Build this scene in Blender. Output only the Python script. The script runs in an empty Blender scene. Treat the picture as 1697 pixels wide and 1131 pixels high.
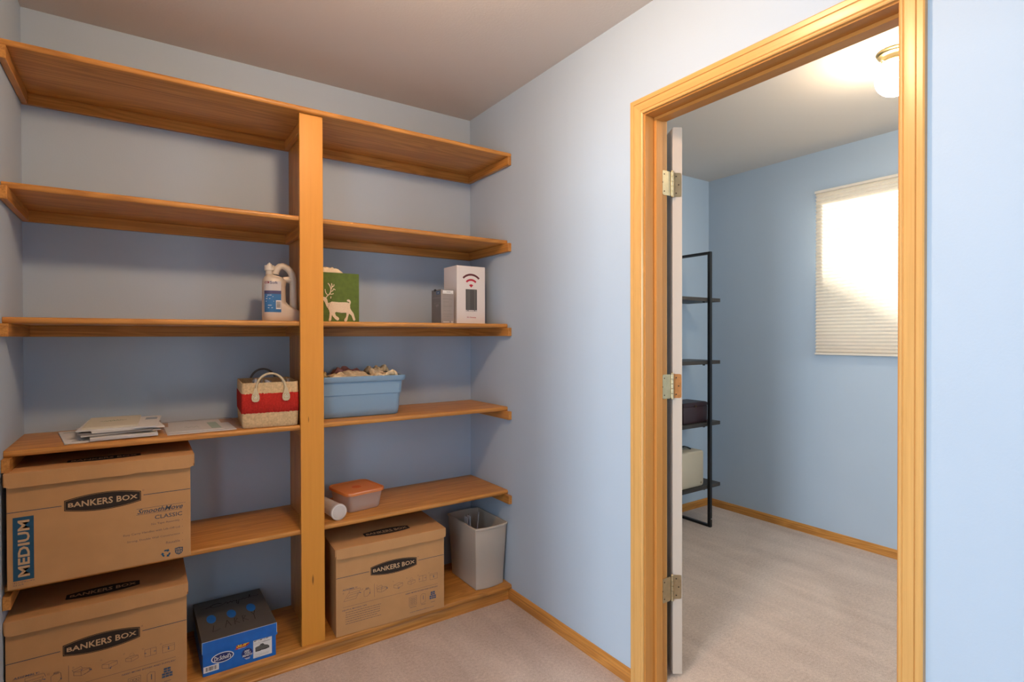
import bpy, bmesh, math, random
from math import sin, cos, pi, radians, sqrt
from mathutils import Vector, Matrix, noise

random.seed(7)
SC = bpy.context.scene
COL = SC.collection

# ------------------------------------------------------------------ camera
cam_d = bpy.data.cameras.new('camera')
cam = bpy.data.objects.new('camera', cam_d)
COL.objects.link(cam)
cam_d.sensor_width = 36.0
cam_d.lens = 902.87 / 1697 * 36.0
cam_d.clip_start = 0.02
_a, _b, _c = radians(34.291), radians(-0.4296), radians(-0.1384)
_F = Vector((sin(_a), cos(_a), 0)); _R = Vector((cos(_a), -sin(_a), 0)); _U = Vector((0, 0, 1))
_F2 = _F * cos(_b) + _U * sin(_b); _U2 = _U * cos(_b) - _F * sin(_b)
_R3 = _R * cos(_c) + _U2 * sin(_c); _U3 = _U2 * cos(_c) - _R * sin(_c)
_m = Matrix((_R3, _U3, -_F2)).transposed().to_4x4()
_m.translation = Vector((-1.4785, -2.5674, 1.2711))
cam.matrix_world = _m
SC.camera = cam

# ------------------------------------------------------------------ light and exposure
SC.view_settings.view_transform = 'Standard'
SC.view_settings.look = 'None'
SC.view_settings.gamma = 1.0
SC.view_settings.exposure = 0.33
SC.view_settings.use_curve_mapping = False
SC.cycles.max_bounces = 14
SC.cycles.diffuse_bounces = 8
SC.cycles.transmission_bounces = 8
SC.cycles.sample_clamp_indirect = 4.0
SC.cycles.caustics_reflective = False
SC.cycles.caustics_refractive = False

GLOBE_A = 178.0      # ceiling globe in the shelf room (emission strength)
GLOBE_B = 72.0      # ceiling globe in the next room
LAMP_A_COL = (1.0, 0.66, 0.40)
LAMP_B_COL = (1.0, 0.79, 0.54)

world = bpy.data.worlds.new('sky'); SC.world = world
world.use_nodes = True
bg = world.node_tree.nodes['Background']
bg.inputs[0].default_value = (0.66, 0.82, 1.0, 1)
bg.inputs[1].default_value = 3.2

sun_d = bpy.data.lights.new('sun', 'SUN'); sun = bpy.data.objects.new('sun', sun_d); COL.objects.link(sun)
sun_d.energy = 30.0; sun_d.angle = radians(2.6); sun_d.color = (1.0, 0.97, 0.92)
sun.rotation_euler = Vector((-cos(radians(25)), 0, -sin(radians(25)))).to_track_quat('-Z', 'Y').to_euler()

day_d = bpy.data.lights.new('daylight', 'AREA'); day = bpy.data.objects.new('daylight', day_d); COL.objects.link(day)
day_d.shape = 'RECTANGLE'; day_d.size = 0.6; day_d.size_y = 0.9
day_d.energy = 92.0; day_d.color = (0.90, 0.96, 1.0)
day.location = (-4.5, -2.83, 1.80)
day.rotation_euler = Vector((1.0, 0.25, -0.18)).to_track_quat('-Z', 'Y').to_euler()

added_fill_d = bpy.data.lights.new('daylight', 'AREA'); added_fill = bpy.data.objects.new('daylight', added_fill_d); COL.objects.link(added_fill)  # added fill light outside an unseen window, brightens the next room
added_fill_d.shape = 'RECTANGLE'; added_fill_d.size = 1.2; added_fill_d.size_y = 1.1
added_fill_d.energy = 21.0; added_fill_d.color = (1.0, 0.965, 0.91)
added_fill.location = (1.10, -3.45, 1.65)
added_fill.rotation_euler = Vector((0.05, 1.0, -0.12)).to_track_quat('-Z', 'Y').to_euler()

# ------------------------------------------------------------------ materials
def s2l(c):
    return tuple(((v / 255) / 12.92 if v / 255 <= 0.04045 else ((v / 255 + 0.055) / 1.055) ** 2.4) for v in c)

MATS = {}
def mat(name, col, rough=0.6, metal=0.0, noise_amt=0.0, noise_scale=20, bump=0.0, bump_scale=200, spec=0.5, coat=0.0, dist=0.001):
    if name in MATS: return MATS[name]
    m = bpy.data.materials.new(name); m.use_nodes = True
    nt = m.node_tree; b = nt.nodes['Principled BSDF']
    b.inputs['Base Color'].default_value = (*col, 1)
    b.inputs['Roughness'].default_value = rough
    b.inputs['Metallic'].default_value = metal
    b.inputs['Specular IOR Level'].default_value = spec
    b.inputs['Coat Weight'].default_value = coat
    tc = nt.nodes.new('ShaderNodeTexCoord')
    if noise_amt > 0:
        n = nt.nodes.new('ShaderNodeTexNoise'); n.inputs['Scale'].default_value = noise_scale; n.inputs['Detail'].default_value = 5
        nt.links.new(tc.outputs['Object'], n.inputs['Vector'])
        r = nt.nodes.new('ShaderNodeMapRange'); r.inputs[1].default_value = 0.3; r.inputs[2].default_value = 0.7
        r.inputs[3].default_value = 1 - noise_amt; r.inputs[4].default_value = 1 + noise_amt
        nt.links.new(n.outputs['Fac'], r.inputs[0])
        mx = nt.nodes.new('ShaderNodeVectorMath'); mx.operation = 'SCALE'
        mx.inputs[0].default_value = col
        nt.links.new(r.outputs[0], mx.inputs['Scale'])
        nt.links.new(mx.outputs[0], b.inputs['Base Color'])
    if bump > 0:
        n2 = nt.nodes.new('ShaderNodeTexNoise'); n2.inputs['Scale'].default_value = bump_scale; n2.inputs['Detail'].default_value = 3
        nt.links.new(tc.outputs['Object'], n2.inputs['Vector'])
        bp_ = nt.nodes.new('ShaderNodeBump'); bp_.inputs['Strength'].default_value = bump; bp_.inputs['Distance'].default_value = dist
        nt.links.new(n2.outputs['Fac'], bp_.inputs['Height'])
        nt.links.new(bp_.outputs[0], b.inputs['Normal'])
    MATS[name] = m
    return m

def wood(name, dark, light, axis, rough=0.38, fine=90, knots=(), amt=1.0, coat=0.03):
    """oak: long fine pores and broad cathedral figure running along `axis`"""
    m = bpy.data.materials.new(name); m.use_nodes = True
    nt = m.node_tree; L = nt.links; b = nt.nodes['Principled BSDF']
    b.inputs['Roughness'].default_value = rough
    b.inputs['Coat Weight'].default_value = coat
    b.inputs['Specular IOR Level'].default_value = 0.35
    b.inputs['Coat Roughness'].default_value = 0.25
    tc = nt.nodes.new('ShaderNodeTexCoord')
    def mapped(along, across):
        mp = nt.nodes.new('ShaderNodeMapping')
        s = [across] * 3; s['XYZ'.index(axis)] = along
        mp.inputs['Scale'].default_value = s
        L.new(tc.outputs['Object'], mp.inputs['Vector']); return mp
    m1 = mapped(2.2, fine * 2); n1 = nt.nodes.new('ShaderNodeTexNoise'); n1.inputs['Scale'].default_value = 1; n1.inputs['Detail'].default_value = 6; n1.inputs['Roughness'].default_value = 0.65
    L.new(m1.outputs[0], n1.inputs['Vector'])
    m2 = mapped(1.3, 11); n2 = nt.nodes.new('ShaderNodeTexNoise'); n2.inputs['Scale'].default_value = 1; n2.inputs['Detail'].default_value = 2; n2.inputs['Distortion'].default_value = 0.6
    L.new(m2.outputs[0], n2.inputs['Vector'])
    sc = nt.nodes.new('ShaderNodeMath'); sc.operation = 'MULTIPLY'; sc.inputs[1].default_value = 46.0
    L.new(n2.outputs['Fac'], sc.inputs[0])
    sn = nt.nodes.new('ShaderNodeMath'); sn.operation = 'SINE'; L.new(sc.outputs[0], sn.inputs[0])
    ad = nt.nodes.new('ShaderNodeMath'); ad.operation = 'MULTIPLY_ADD'; ad.inputs[1].default_value = 0.10 * amt; L.new(sn.outputs[0], ad.inputs[0]); L.new(n1.outputs['Fac'], ad.inputs[2])
    rp = nt.nodes.new('ShaderNodeValToRGB')
    rp.color_ramp.elements[0].position = 0.5 - 0.2 / max(amt, .2); rp.color_ramp.elements[0].color = (*dark, 1)
    rp.color_ramp.elements[1].position = 0.5 + 0.13 / max(amt, .2); rp.color_ramp.elements[1].color = (*light, 1)
    L.new(ad.outputs[0], rp.inputs[0])
    out = rp.outputs[0]
    for (kx, ky, kz, rx, rz) in knots:
        sb = nt.nodes.new('ShaderNodeVectorMath'); sb.operation = 'SUBTRACT'; sb.inputs[1].default_value = (kx, ky, kz); L.new(tc.outputs['Object'], sb.inputs[0])
        dv = nt.nodes.new('ShaderNodeVectorMath'); dv.operation = 'DIVIDE'; dv.inputs[1].default_value = (rx, 1, rz); L.new(sb.outputs[0], dv.inputs[0])
        ln = nt.nodes.new('ShaderNodeVectorMath'); ln.operation = 'LENGTH'; L.new(dv.outputs[0], ln.inputs[0])
        mr = nt.nodes.new('ShaderNodeMapRange'); mr.inputs[1].default_value = 0.5; mr.inputs[2].default_value = 1.2; mr.inputs[3].default_value = 0.75; mr.inputs[4].default_value = 0.0; L.new(ln.outputs['Value'], mr.inputs[0])
        mx = nt.nodes.new('ShaderNodeMixRGB'); mx.inputs[2].default_value = (0.07, 0.02, 0.006, 1); L.new(mr.outputs[0], mx.inputs[0]); L.new(out, mx.inputs[1]); out = mx.outputs[0]
    L.new(out, b.inputs['Base Color'])
    bm_ = nt.nodes.new('ShaderNodeBump'); bm_.inputs['Strength'].default_value = 0.12; bm_.inputs['Distance'].default_value = 0.0006
    L.new(n1.outputs['Fac'], bm_.inputs['Height']); L.new(bm_.outputs[0], b.inputs['Normal'])
    return m

OAK_D, OAK_L = (0.35, 0.138, 0.028), (0.59, 0.270, 0.064)
W = {ax: wood('oak_' + ax.lower(), OAK_D, OAK_L, ax, amt=0.85) for ax in 'XYZ'}
WJ = {ax: wood('shaded_jamb_oak_' + ax.lower(), (0.40, 0.165, 0.036), (0.55, 0.245, 0.058), ax, amt=0.3, rough=0.42) for ax in 'XYZ'}  # darker than the casing oak: the jambs' weaker daylight is in the colour
W['face'] = wood('alder_face', (0.60, 0.245, 0.032), (0.68, 0.295, 0.044), 'Z', fine=40, amt=0.45,
                 knots=[(-0.9275, -0.375, 0.3235, 0.0035, 0.020), (-0.941, -0.375, 0.952, 0.0018, 0.012)])
T_D, T_L = (0.50, 0.262, 0.075), (0.67, 0.385, 0.130)
WT = {ax: wood('trim_oak_' + ax.lower(), T_D, T_L, ax, rough=0.3, fine=70, amt=0.4, coat=0.15) for ax in 'XYZ'}

M_wall = mat('blue_wall_paint', (0.42, 0.515, 0.625), 0.75, bump=0.22, bump_scale=160, noise_amt=0.012, noise_scale=3, spec=0.3)
M_ceil = mat('ceiling_paint', (0.66, 0.61, 0.56), 0.9, bump=0.5, bump_scale=120, spec=0.2)
M_white = mat('white_paint', (0.72, 0.68, 0.63), 0.45)
M_door = mat('door_paint', (0.50, 0.425, 0.36), 0.42)
M_brass = mat('brass', (0.60, 0.47, 0.24), 0.32, 1.0)
M_brass2 = mat('satin_brass', (0.50, 0.42, 0.27), 0.42, 1.0, noise_amt=0.08, noise_scale=60)
M_bronze = mat('tarnished_brass', (0.55, 0.24, 0.08), 0.5, 0.7, noise_amt=0.15, noise_scale=60)
M_dark = mat('dark_screw', (0.05, 0.03, 0.02), 0.5, 0.3)
M_black = mat('black_metal', (0.012, 0.013, 0.016), 0.42, 0.2, spec=0.5)
M_board = mat('cardboard', (0.50, 0.275, 0.120), 0.85, noise_amt=0.05, noise_scale=14, bump=0.12, bump_scale=400, spec=0.15)
M_board_edge = mat('cardboard_edge', (0.50, 0.31, 0.17), 0.9, noise_amt=0.15, noise_scale=300)
M_hole = mat('hand_hole_shade', (0.10, 0.05, 0.02), 0.9)
M_ink = mat('black_ink', (0.030, 0.022, 0.018), 0.7, spec=0.2)
M_blueink = mat('blue_ink', (0.020, 0.075, 0.135), 0.7, spec=0.2)
M_blueink2 = mat('grey_blue_ink', (0.075, 0.085, 0.105), 0.75, spec=0.2)
M_thinink = mat('thin_ink', (0.17, 0.12, 0.10), 0.8, spec=0.2)
M_thinblue = mat('thin_blue_ink', (0.10, 0.10, 0.13), 0.8, spec=0.2)
M_paper = mat('white_paper', (0.72, 0.71, 0.70), 0.8, noise_amt=0.02, noise_scale=30)
M_paper2 = mat('grey_paper', (0.55, 0.54, 0.53), 0.75)
M_cream = mat('cream_paper', (0.66, 0.62, 0.50), 0.8)
M_printg = mat('green_print', (0.22, 0.30, 0.19), 0.8)
M_printd = mat('grey_print', (0.14, 0.14, 0.15), 0.8)

def carpet_mat():
    m = bpy.data.materials.new('beige_carpet'); m.use_nodes = True
    nt = m.node_tree; L = nt.links; b = nt.nodes['Principled BSDF']
    b.inputs['Roughness'].default_value = 1.0; b.inputs['Specular IOR Level'].default_value = 0.05
    b.inputs['Sheen Weight'].default_value = 0.25; b.inputs['Sheen Roughness'].default_value = 0.5
    tc = nt.nodes.new('ShaderNodeTexCoord')
    def ns(scale, det, dist=0.0, vec=None):
        n = nt.nodes.new('ShaderNodeTexNoise'); n.inputs['Scale'].default_value = scale; n.inputs['Detail'].default_value = det; n.inputs['Distortion'].default_value = dist
        L.new(vec or tc.outputs['Object'], n.inputs['Vector']); return n
    fine = ns(330, 3); mid = ns(90, 3); big = ns(3.2, 3, 0.8)
    mp = nt.nodes.new('ShaderNodeMapping'); mp.inputs['Rotation'].default_value = (0, 0, radians(-28)); mp.inputs['Scale'].default_value = (14, 1.3, 1)
    L.new(tc.outputs['Object'], mp.inputs['Vector']); st = ns(1.0, 2, 0.5, mp.outputs[0])
    def ma(a, k, c):
        n = nt.nodes.new('ShaderNodeMath'); n.operation = 'MULTIPLY_ADD'; L.new(a, n.inputs[0]); n.inputs[1].default_value = k
        if isinstance(c, float): n.inputs[2].default_value = c
        else: L.new(c, n.inputs[2])
        return n.outputs[0]
    v = ma(fine.outputs['Fac'], 0.9, ma(mid.outputs['Fac'], 0.5, ma(big.outputs['Fac'], 0.45, ma(st.outputs['Fac'], 0.30, -1.075 + 0.5))))
    rp = nt.nodes.new('ShaderNodeValToRGB'); rp.color_ramp.elements[0].position = 0.2; rp.color_ramp.elements[1].position = 0.85
    rp.color_ramp.elements[0].color = (0.38, 0.280, 0.222, 1); rp.color_ramp.elements[1].color = (0.77, 0.620, 0.515, 1)
    L.new(v, rp.inputs[0]); L.new(rp.outputs[0], b.inputs['Base Color'])
    bn = nt.nodes.new('ShaderNodeBump'); bn.inputs['Strength'].default_value = 0.8; bn.inputs['Distance'].default_value = 0.004
    L.new(v, bn.inputs['Height']); L.new(bn.outputs[0], b.inputs['Normal'])
    return m
M_carpet = carpet_mat()

def emis(name, col, strength):
    m = bpy.data.materials.new(name); m.use_nodes = True
    b = m.node_tree.nodes['Principled BSDF']
    b.inputs['Base Color'].default_value = (0.9, 0.88, 0.82, 1); b.inputs['Roughness'].default_value = 0.3
    b.inputs['Emission Color'].default_value = (*col, 1); b.inputs['Emission Strength'].default_value = strength
    return m

def translucent(name, col, trans=0.5, rough=0.5, gloss=0.0, clear=0.0):
    m = bpy.data.materials.new(name); m.use_nodes = True
    nt = m.node_tree; nt.nodes.remove(nt.nodes['Principled BSDF']); o = nt.nodes['Material Output']
    d = nt.nodes.new('ShaderNodeBsdfDiffuse'); d.inputs[0].default_value = (*col, 1)
    t = nt.nodes.new('ShaderNodeBsdfTranslucent'); t.inputs[0].default_value = (*col, 1)
    mx = nt.nodes.new('ShaderNodeMixShader'); mx.inputs[0].default_value = trans
    nt.links.new(d.outputs[0], mx.inputs[1]); nt.links.new(t.outputs[0], mx.inputs[2])
    out = mx.outputs[0]
    if clear > 0:
        c = nt.nodes.new('ShaderNodeBsdfTransparent'); m3 = nt.nodes.new('ShaderNodeMixShader'); m3.inputs[0].default_value = clear
        nt.links.new(out, m3.inputs[1]); nt.links.new(c.outputs[0], m3.inputs[2]); out = m3.outputs[0]
    if gloss > 0:
        g = nt.nodes.new('ShaderNodeBsdfGlossy'); g.inputs['Roughness'].default_value = rough
        m2 = nt.nodes.new('ShaderNodeMixShader'); m2.inputs[0].default_value = gloss
        nt.links.new(out, m2.inputs[1]); nt.links.new(g.outputs[0], m2.inputs[2]); out = m2.outputs[0]
    nt.links.new(out, o.inputs[0])
    return m

# ------------------------------------------------------------------ mesh helpers
def nbm(): return bmesh.new()

def box(bm, x0, x1, y0, y1, z0, z1, bev=0.0, seg=2):
    t = bmesh.new()
    bmesh.ops.create_cube(t, size=1)
    for v in t.verts:
        v.co = Vector((x0 + (v.co.x + .5) * (x1 - x0), y0 + (v.co.y + .5) * (y1 - y0), z0 + (v.co.z + .5) * (z1 - z0)))
    if bev > 0:
        bmesh.ops.bevel(t, geom=t.edges[:], offset=bev, segments=seg, affect='EDGES', profile=0.5)
    me = bpy.data.meshes.new('t'); t.to_mesh(me); t.free(); bm.from_mesh(me); bpy.data.meshes.remove(me)
    return bm

def rr(w, d, r, n=5, cx=0, cy=0, bulge=0.0):
    """rounded rectangle; bulge pushes the two y ends outward in an arc"""
    r = min(r, w / 2 - 1e-4, d / 2 - 1e-4); pts = []
    for (sx, sy, a0) in ((1, 1, 0), (-1, 1, 90), (-1, -1, 180), (1, -1, 270)):
        for k in range(n + 1):
            a = radians(a0 + 90 * k / n)
            pts.append([sx * (w / 2 - r) + r * cos(a), sy * (d / 2 - r) + r * sin(a)])
    if bulge:
        out = []
        for i, p in enumerate(pts):
            q = pts[(i + 1) % len(pts)]
            out.append(p)
            if abs(p[1] - q[1]) < 1e-6 and abs(p[0] - q[0]) > w * .3:
                for k in range(1, 10):
                    out.append([p[0] + (q[0] - p[0]) * k / 10, p[1]])
        pts = [[p[0], p[1] + (1 if p[1] > 0 else -1) * bulge * (1 - (2 * p[0] / w) ** 2) * (1 if abs(p[1]) > d / 2 - r - 1e-6 else 0)] for p in out]
    return [(p[0] + cx, p[1] + cy) for p in pts]

def loft(bm, rings, cap0=True, cap1=True, closed=True):
    """rings: lists of 3D points of equal length"""
    vs = [[bm.verts.new(p) for p in r] for r in rings]
    n = len(vs[0])
    for a, b in zip(vs, vs[1:]):
        for i in range(n if closed else n - 1):
            j = (i + 1) % n
            bm.faces.new((a[i], a[j], b[j], b[i]))
    if cap0: bm.faces.new(vs[0][::-1])
    if cap1: bm.faces.new(vs[-1])
    return bm

def zring(pts, z): return [(p[0], p[1], z) for p in pts]

def circ(r, n=24, cx=0, cy=0): return [(cx + r * cos(2 * pi * k / n), cy + r * sin(2 * pi * k / n)) for k in range(n)]

def lathe(bm, prof, n=32, cx=0, cy=0, cap0=True, cap1=True):
    return loft(bm, [zring(circ(max(r, 1e-4), n, cx, cy), z) for r, z in prof], cap0, cap1)

def tube(bm, pts, r, n=10, flat=1.0, up=(0, 0, 1), radii=None):
    pts = [Vector(p) for p in pts]; rings = []
    for i, p in enumerate(pts):
        t = (pts[min(i + 1, len(pts) - 1)] - pts[max(i - 1, 0)]).normalized()
        u = Vector(up); s = t.cross(u)
        if s.length < 1e-3: s = t.cross(Vector((1, 0, 0)))
        s.normalize(); w = s.cross(t).normalized()
        rad = radii[i] if radii else r
        rings.append([tuple(p + s * rad * cos(2 * pi * k / n) + w * rad * flat * sin(2 * pi * k / n)) for k in range(n)])
    return loft(bm, rings)

def prism(bm, prof, axis, a, b):
    """extrude a 2D outline; axis X: prof=(y,z); axis Y: prof=(x,z); axis Z: prof=(x,y)"""
    def p3(p, t): return {'X': (t, p[0], p[1]), 'Y': (p[0], t, p[1]), 'Z': (p[0], p[1], t)}[axis]
    return loft(bm, [[p3(p, a) for p in prof], [p3(p, b) for p in prof]])

def islands(bm):
    left = set(bm.verts); out = []
    while left:
        st = [left.pop()]; comp = set(st)
        while st:
            v = st.pop()
            for e in v.link_edges:
                w_ = e.other_vert(v)
                if w_ in left: left.discard(w_); comp.add(w_); st.append(w_)
        nb_ = bmesh.new(); mp = {v: nb_.verts.new(v.co) for v in sorted(comp, key=lambda q: q.index)}
        for f in {f for v in comp for f in v.link_faces}: nb_.faces.new([mp[v] for v in f.verts])
        out.append(nb_)
    out.sort(key=lambda q: tuple(round(c, 5) for c in min((v.co for v in q.verts), key=lambda c: (round(c.x, 5), round(c.z, 5)))))
    return out
def finish_each(name, bm, m, parent=None, **k):
    bm.verts.index_update()
    return [finish(name, q, m, parent, **k) for q in islands(bm)]

def finish(name, bm, m, parent=None, smooth=False, loc=None, bevel=0.0):
    bmesh.ops.recalc_face_normals(bm, faces=bm.faces[:])
    me = bpy.data.meshes.new(name); bm.to_mesh(me); bm.free()
    for mm in (m if isinstance(m, (list, tuple)) else [m]): me.materials.append(mm)
    if smooth:
        me.shade_smooth() if hasattr(me, 'shade_smooth') else None
        try: me.set_sharp_from_angle(angle=radians(smooth if smooth is not True else 35))
        except Exception: pass
    o = bpy.data.objects.new(name, me); COL.objects.link(o)
    if parent is not None: o.parent = parent
    if loc: o.location = loc
    if bevel > 0:
        md = o.modifiers.new('bevel', 'BEVEL'); md.width = bevel; md.segments = 2; md.limit_method = 'ANGLE'; md.angle_limit = radians(40)
    return o

def thing(name, label, cat, loc=(0, 0, 0), rz=0.0, group=None):
    o = bpy.data.objects.new(name, None); COL.objects.link(o)
    o.empty_display_size = 0.05
    o.location = loc; o.rotation_euler = (0, 0, radians(rz)); o['label'] = label; o['category'] = cat
    if group: o['group'] = group
    return o

def tag(o, label, cat=None, group=None, kind=None):
    o['label'] = label
    if cat: o['category'] = cat
    if group: o['group'] = group
    if kind: o['kind'] = kind
    return o

def struct(name, bm, m, label, **k):
    o = finish(name, bm, m, **k); o['kind'] = 'structure'; o['label'] = label; o['category'] = name.split('_')[0]
    return o

# flat printing on a face: everything is laid out in face coordinates (u right, v up)
FONT_CACHE = {}
def text_mesh(s, bold, shear, space=1.0):
    key = (s, bold, shear, space)
    if key not in FONT_CACHE:
        cu = bpy.data.curves.new('t', 'FONT'); cu.body = s; cu.size = 1; cu.offset = bold; cu.shear = shear
        cu.resolution_u = 2; cu.space_character = space
        o = bpy.data.objects.new('t', cu); COL.objects.link(o)
        me = bpy.data.meshes.new_from_object(o)
        vs = [(v.co.x, v.co.y) for v in me.vertices]; fs = [tuple(p.vertices) for p in me.polygons]
        bpy.data.objects.remove(o); bpy.data.curves.remove(cu); bpy.data.meshes.remove(me)
        FONT_CACHE[key] = (vs, fs)
    return FONT_CACHE[key]

FINE = {'assembly_diagram', 'blue_print', 'fine_print', 'bars', 'small_print', 'white_lines', 'marker_lettering', 'marker_scrawl', 'shoe_lines', 'label_print', 'side_print', 'collar_beads', 'rule_lines', 'device_foot', 'pale_marks', 'lettering', 'feature_lettering', 'product_lettering', 'recycling_mark', 'worn_edge', 'device_sheen', 'size_note', 'grey_heading', 'antler_applique', 'grey_script', 'green_script', 'small_lettering', 'signal_arc', 'blue_field', 'navy_band', 'label', 'border'}
class Print:
    def __init__(self, fmap): self.bm = bmesh.new(); self.f = fmap
    def poly(self, pts):
        self.bm.faces.new([self.bm.verts.new(self.f(*p)) for p in pts]); return self
    def rect(self, u0, v0, u1, v1): return self.poly([(u0, v0), (u1, v0), (u1, v1), (u0, v1)])
    def line(self, p, q, w):
        dx, dy = q[0] - p[0], q[1] - p[1]; l = sqrt(dx * dx + dy * dy) or 1; nx, ny = -dy / l * w / 2, dx / l * w / 2
        return self.poly([(p[0] - nx, p[1] - ny), (q[0] - nx, q[1] - ny), (q[0] + nx, q[1] + ny), (p[0] + nx, p[1] + ny)])
    def path(self, pts, w):
        for a, b in zip(pts, pts[1:]): self.line(a, b, w)
        return self
    def disc(self, c, r, ry=None, n=20):
        return self.poly([(c[0] + r * cos(2 * pi * k / n), c[1] + (ry or r) * sin(2 * pi * k / n)) for k in range(n)])
    def arc(self, c, r0, r1, a0, a1, n=14, sy=1.0):
        for k in range(n):
            a, b = radians(a0 + (a1 - a0) * k / n), radians(a0 + (a1 - a0) * (k + 1) / n)
            self.poly([(c[0] + r0 * cos(a), c[1] + sy * r0 * sin(a)), (c[0] + r1 * cos(a), c[1] + sy * r1 * sin(a)), (c[0] + r1 * cos(b), c[1] + sy * r1 * sin(b)), (c[0] + r0 * cos(b), c[1] + sy * r0 * sin(b))])
        return self
    def text(self, s, u0, v0, u1, v1, bold=0.0, shear=0.0, warp=None, rot=0, space=1.0):
        vs, fs = text_mesh(s, bold, shear, space)
        xs = [v[0] for v in vs]; ys = [v[1] for v in vs]
        if not xs: return self
        ax, bx_, ay, by_ = min(xs), max(xs), min(ys), max(ys)
        nv = []
        for x, y in vs:
            a, b = (x - ax) / (bx_ - ax), (y - ay) / (by_ - ay)
            if rot == 90: a, b = 1 - b, a      # reading upwards
            if warp: a, b = warp(a, b)
            nv.append(self.bm.verts.new(self.f(u0 + a * (u1 - u0), v0 + b * (v1 - v0))))
        for f in fs:
            try: self.bm.faces.new([nv[i] for i in f])
            except ValueError: pass
        return self
    def build_each(self, name, m, parent):
        self.bm.verts.index_update()
        for q in islands(self.bm):
            me = bpy.data.meshes.new(name); q.to_mesh(me); me.materials.append(m); o = bpy.data.objects.new(name, me); COL.objects.link(o); o.parent = parent
    def build(self, name, m, parent, label=None):
        me = bpy.data.meshes.new(name); self.bm.to_mesh(me); self.bm.free(); me.materials.append(m)
        o = bpy.data.objects.new(name, me); COL.objects.link(o); o.parent = parent
        if label: o['label'] = label
        if name in FINE: o['kind'] = 'stuff'
        return o

def front(eps=0.0004, y=0.0): return lambda u, v: (u, y - eps, v)
def top(z, eps=0.0004): return lambda u, v: (u, v, z + eps)

# ------------------------------------------------------------------ room shell
H = 2.44
XL, XB0, XB1 = -1.8215, 0.113, 2.074
YA, YB = -3.5, -3.1
JY0, JY1, JZ = -1.238, -2.017, 2.056          # clear door opening
struct('floor', box(nbm(), XL - .12, XB1 + .12, YA - .12, .12, -.1, 0), M_carpet, 'beige plush carpet with vacuum marks across both rooms')
struct('ceiling', box(nbm(), XL - .12, XB1 + .12, YA - .12, .12, H, H + .1), M_ceil, 'plain textured ceiling over both rooms')
struct('wall_back', box(nbm(), XL - .12, XB1 + .12, 0, .12, 0, H), M_wall, 'blue painted back wall behind the built in shelves and the black rack')
struct('wall_front', box(nbm(), XL - .12, .0565, YA - .12, YA, 0, H), M_wall, 'blue painted wall behind the camera')
b = nbm()
box(b, .0565, .45, YB - .12, YB, 0, H); box(b, 1.75, XB1 + .12, YB - .12, YB, 0, H); box(b, .45, 1.75, YB - .12, YB, 0, 1.05); box(b, .45, 1.75, YB - .12, YB, 2.13, H)  # opening cut for the added fill window
struct('wall_front_far', b, M_wall, 'blue painted near wall of the next room')
b = nbm()   # left wall with a glazed patio opening behind the camera's side
LD0, LD1, LDZ = -1.62, -2.62, 2.05
box(b, XL - .12, XL, LD0, 0, 0, H); box(b, XL - .12, XL, YA, LD1, 0, H); box(b, XL - .12, XL, LD1, LD0, LDZ, H)
struct('wall_left', b, M_wall, 'blue painted left wall that the shelves run into')
b = nbm()
RO0, RO1, ROZ = JY0 + .019, JY1 - .019, JZ + .019
box(b, 0, XB0, RO0, 0, 0, H); box(b, 0, XB0, YA, RO1, 0, H); box(b, 0, XB0, RO1, RO0, ROZ, H)
wr = struct('wall_right', b, M_wall, 'blue painted partition wall with the doorway')
Print(lambda u, v: (-0.0005, u, v)).disc((-2.2265, 2.0505), .008, .008).build('patch', mat('wall_patch', (0.36, 0.43, 0.53), .8), wr, 'small round grey patch')
WY0, WY1, WZ0, WZ1 = -.828, -1.715, 1.20, 2.17    # window opening, next room
b = nbm()
box(b, XB1, XB1 + .12, WY0, 0, 0, H); box(b, XB1, XB1 + .12, YB, WY1, 0, H)
box(b, XB1, XB1 + .12, WY1, WY0, 0, WZ0); box(b, XB1, XB1 + .12, WY1, WY0, WZ1, H)
struct('wall_far', b, M_wall, 'blue painted outer wall of the next room with the shaded window')

# baseboards
def base_prof(n=1):   # (out from wall, z)
    return [(0, 0), (.0126, 0), (.0126, .027), (.0108, .031), (.0118, .035), (.0118, .039), (.007, .047), (.004, .052), (0, .052)]
def baseboard(name, label, axis, wall, sgn, a, bb):
    bm = nbm()
    prism(bm, [(wall + sgn * p[0], p[1]) for p in base_prof()], axis, a, bb)
    return struct(name, bm, W[axis], label)  # darker shelf oak stands in for the dimmer light on the baseboards
baseboard('baseboard_right', 'oak baseboard on the partition wall between shelves and doorway', 'Y', 0, -1, -.3805, -1.179)
baseboard('baseboard_right_near', 'oak baseboard on the partition wall right of the doorway', 'Y', 0, -1, -2.0745, YA)
baseboard('baseboard_back', 'oak baseboard behind the black rack', 'X', 0, -1, XB0, XB1)
baseboard('baseboard_far', 'oak baseboard under the window of the next room', 'Y', XB1, -1, -.0126, YB)

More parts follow.
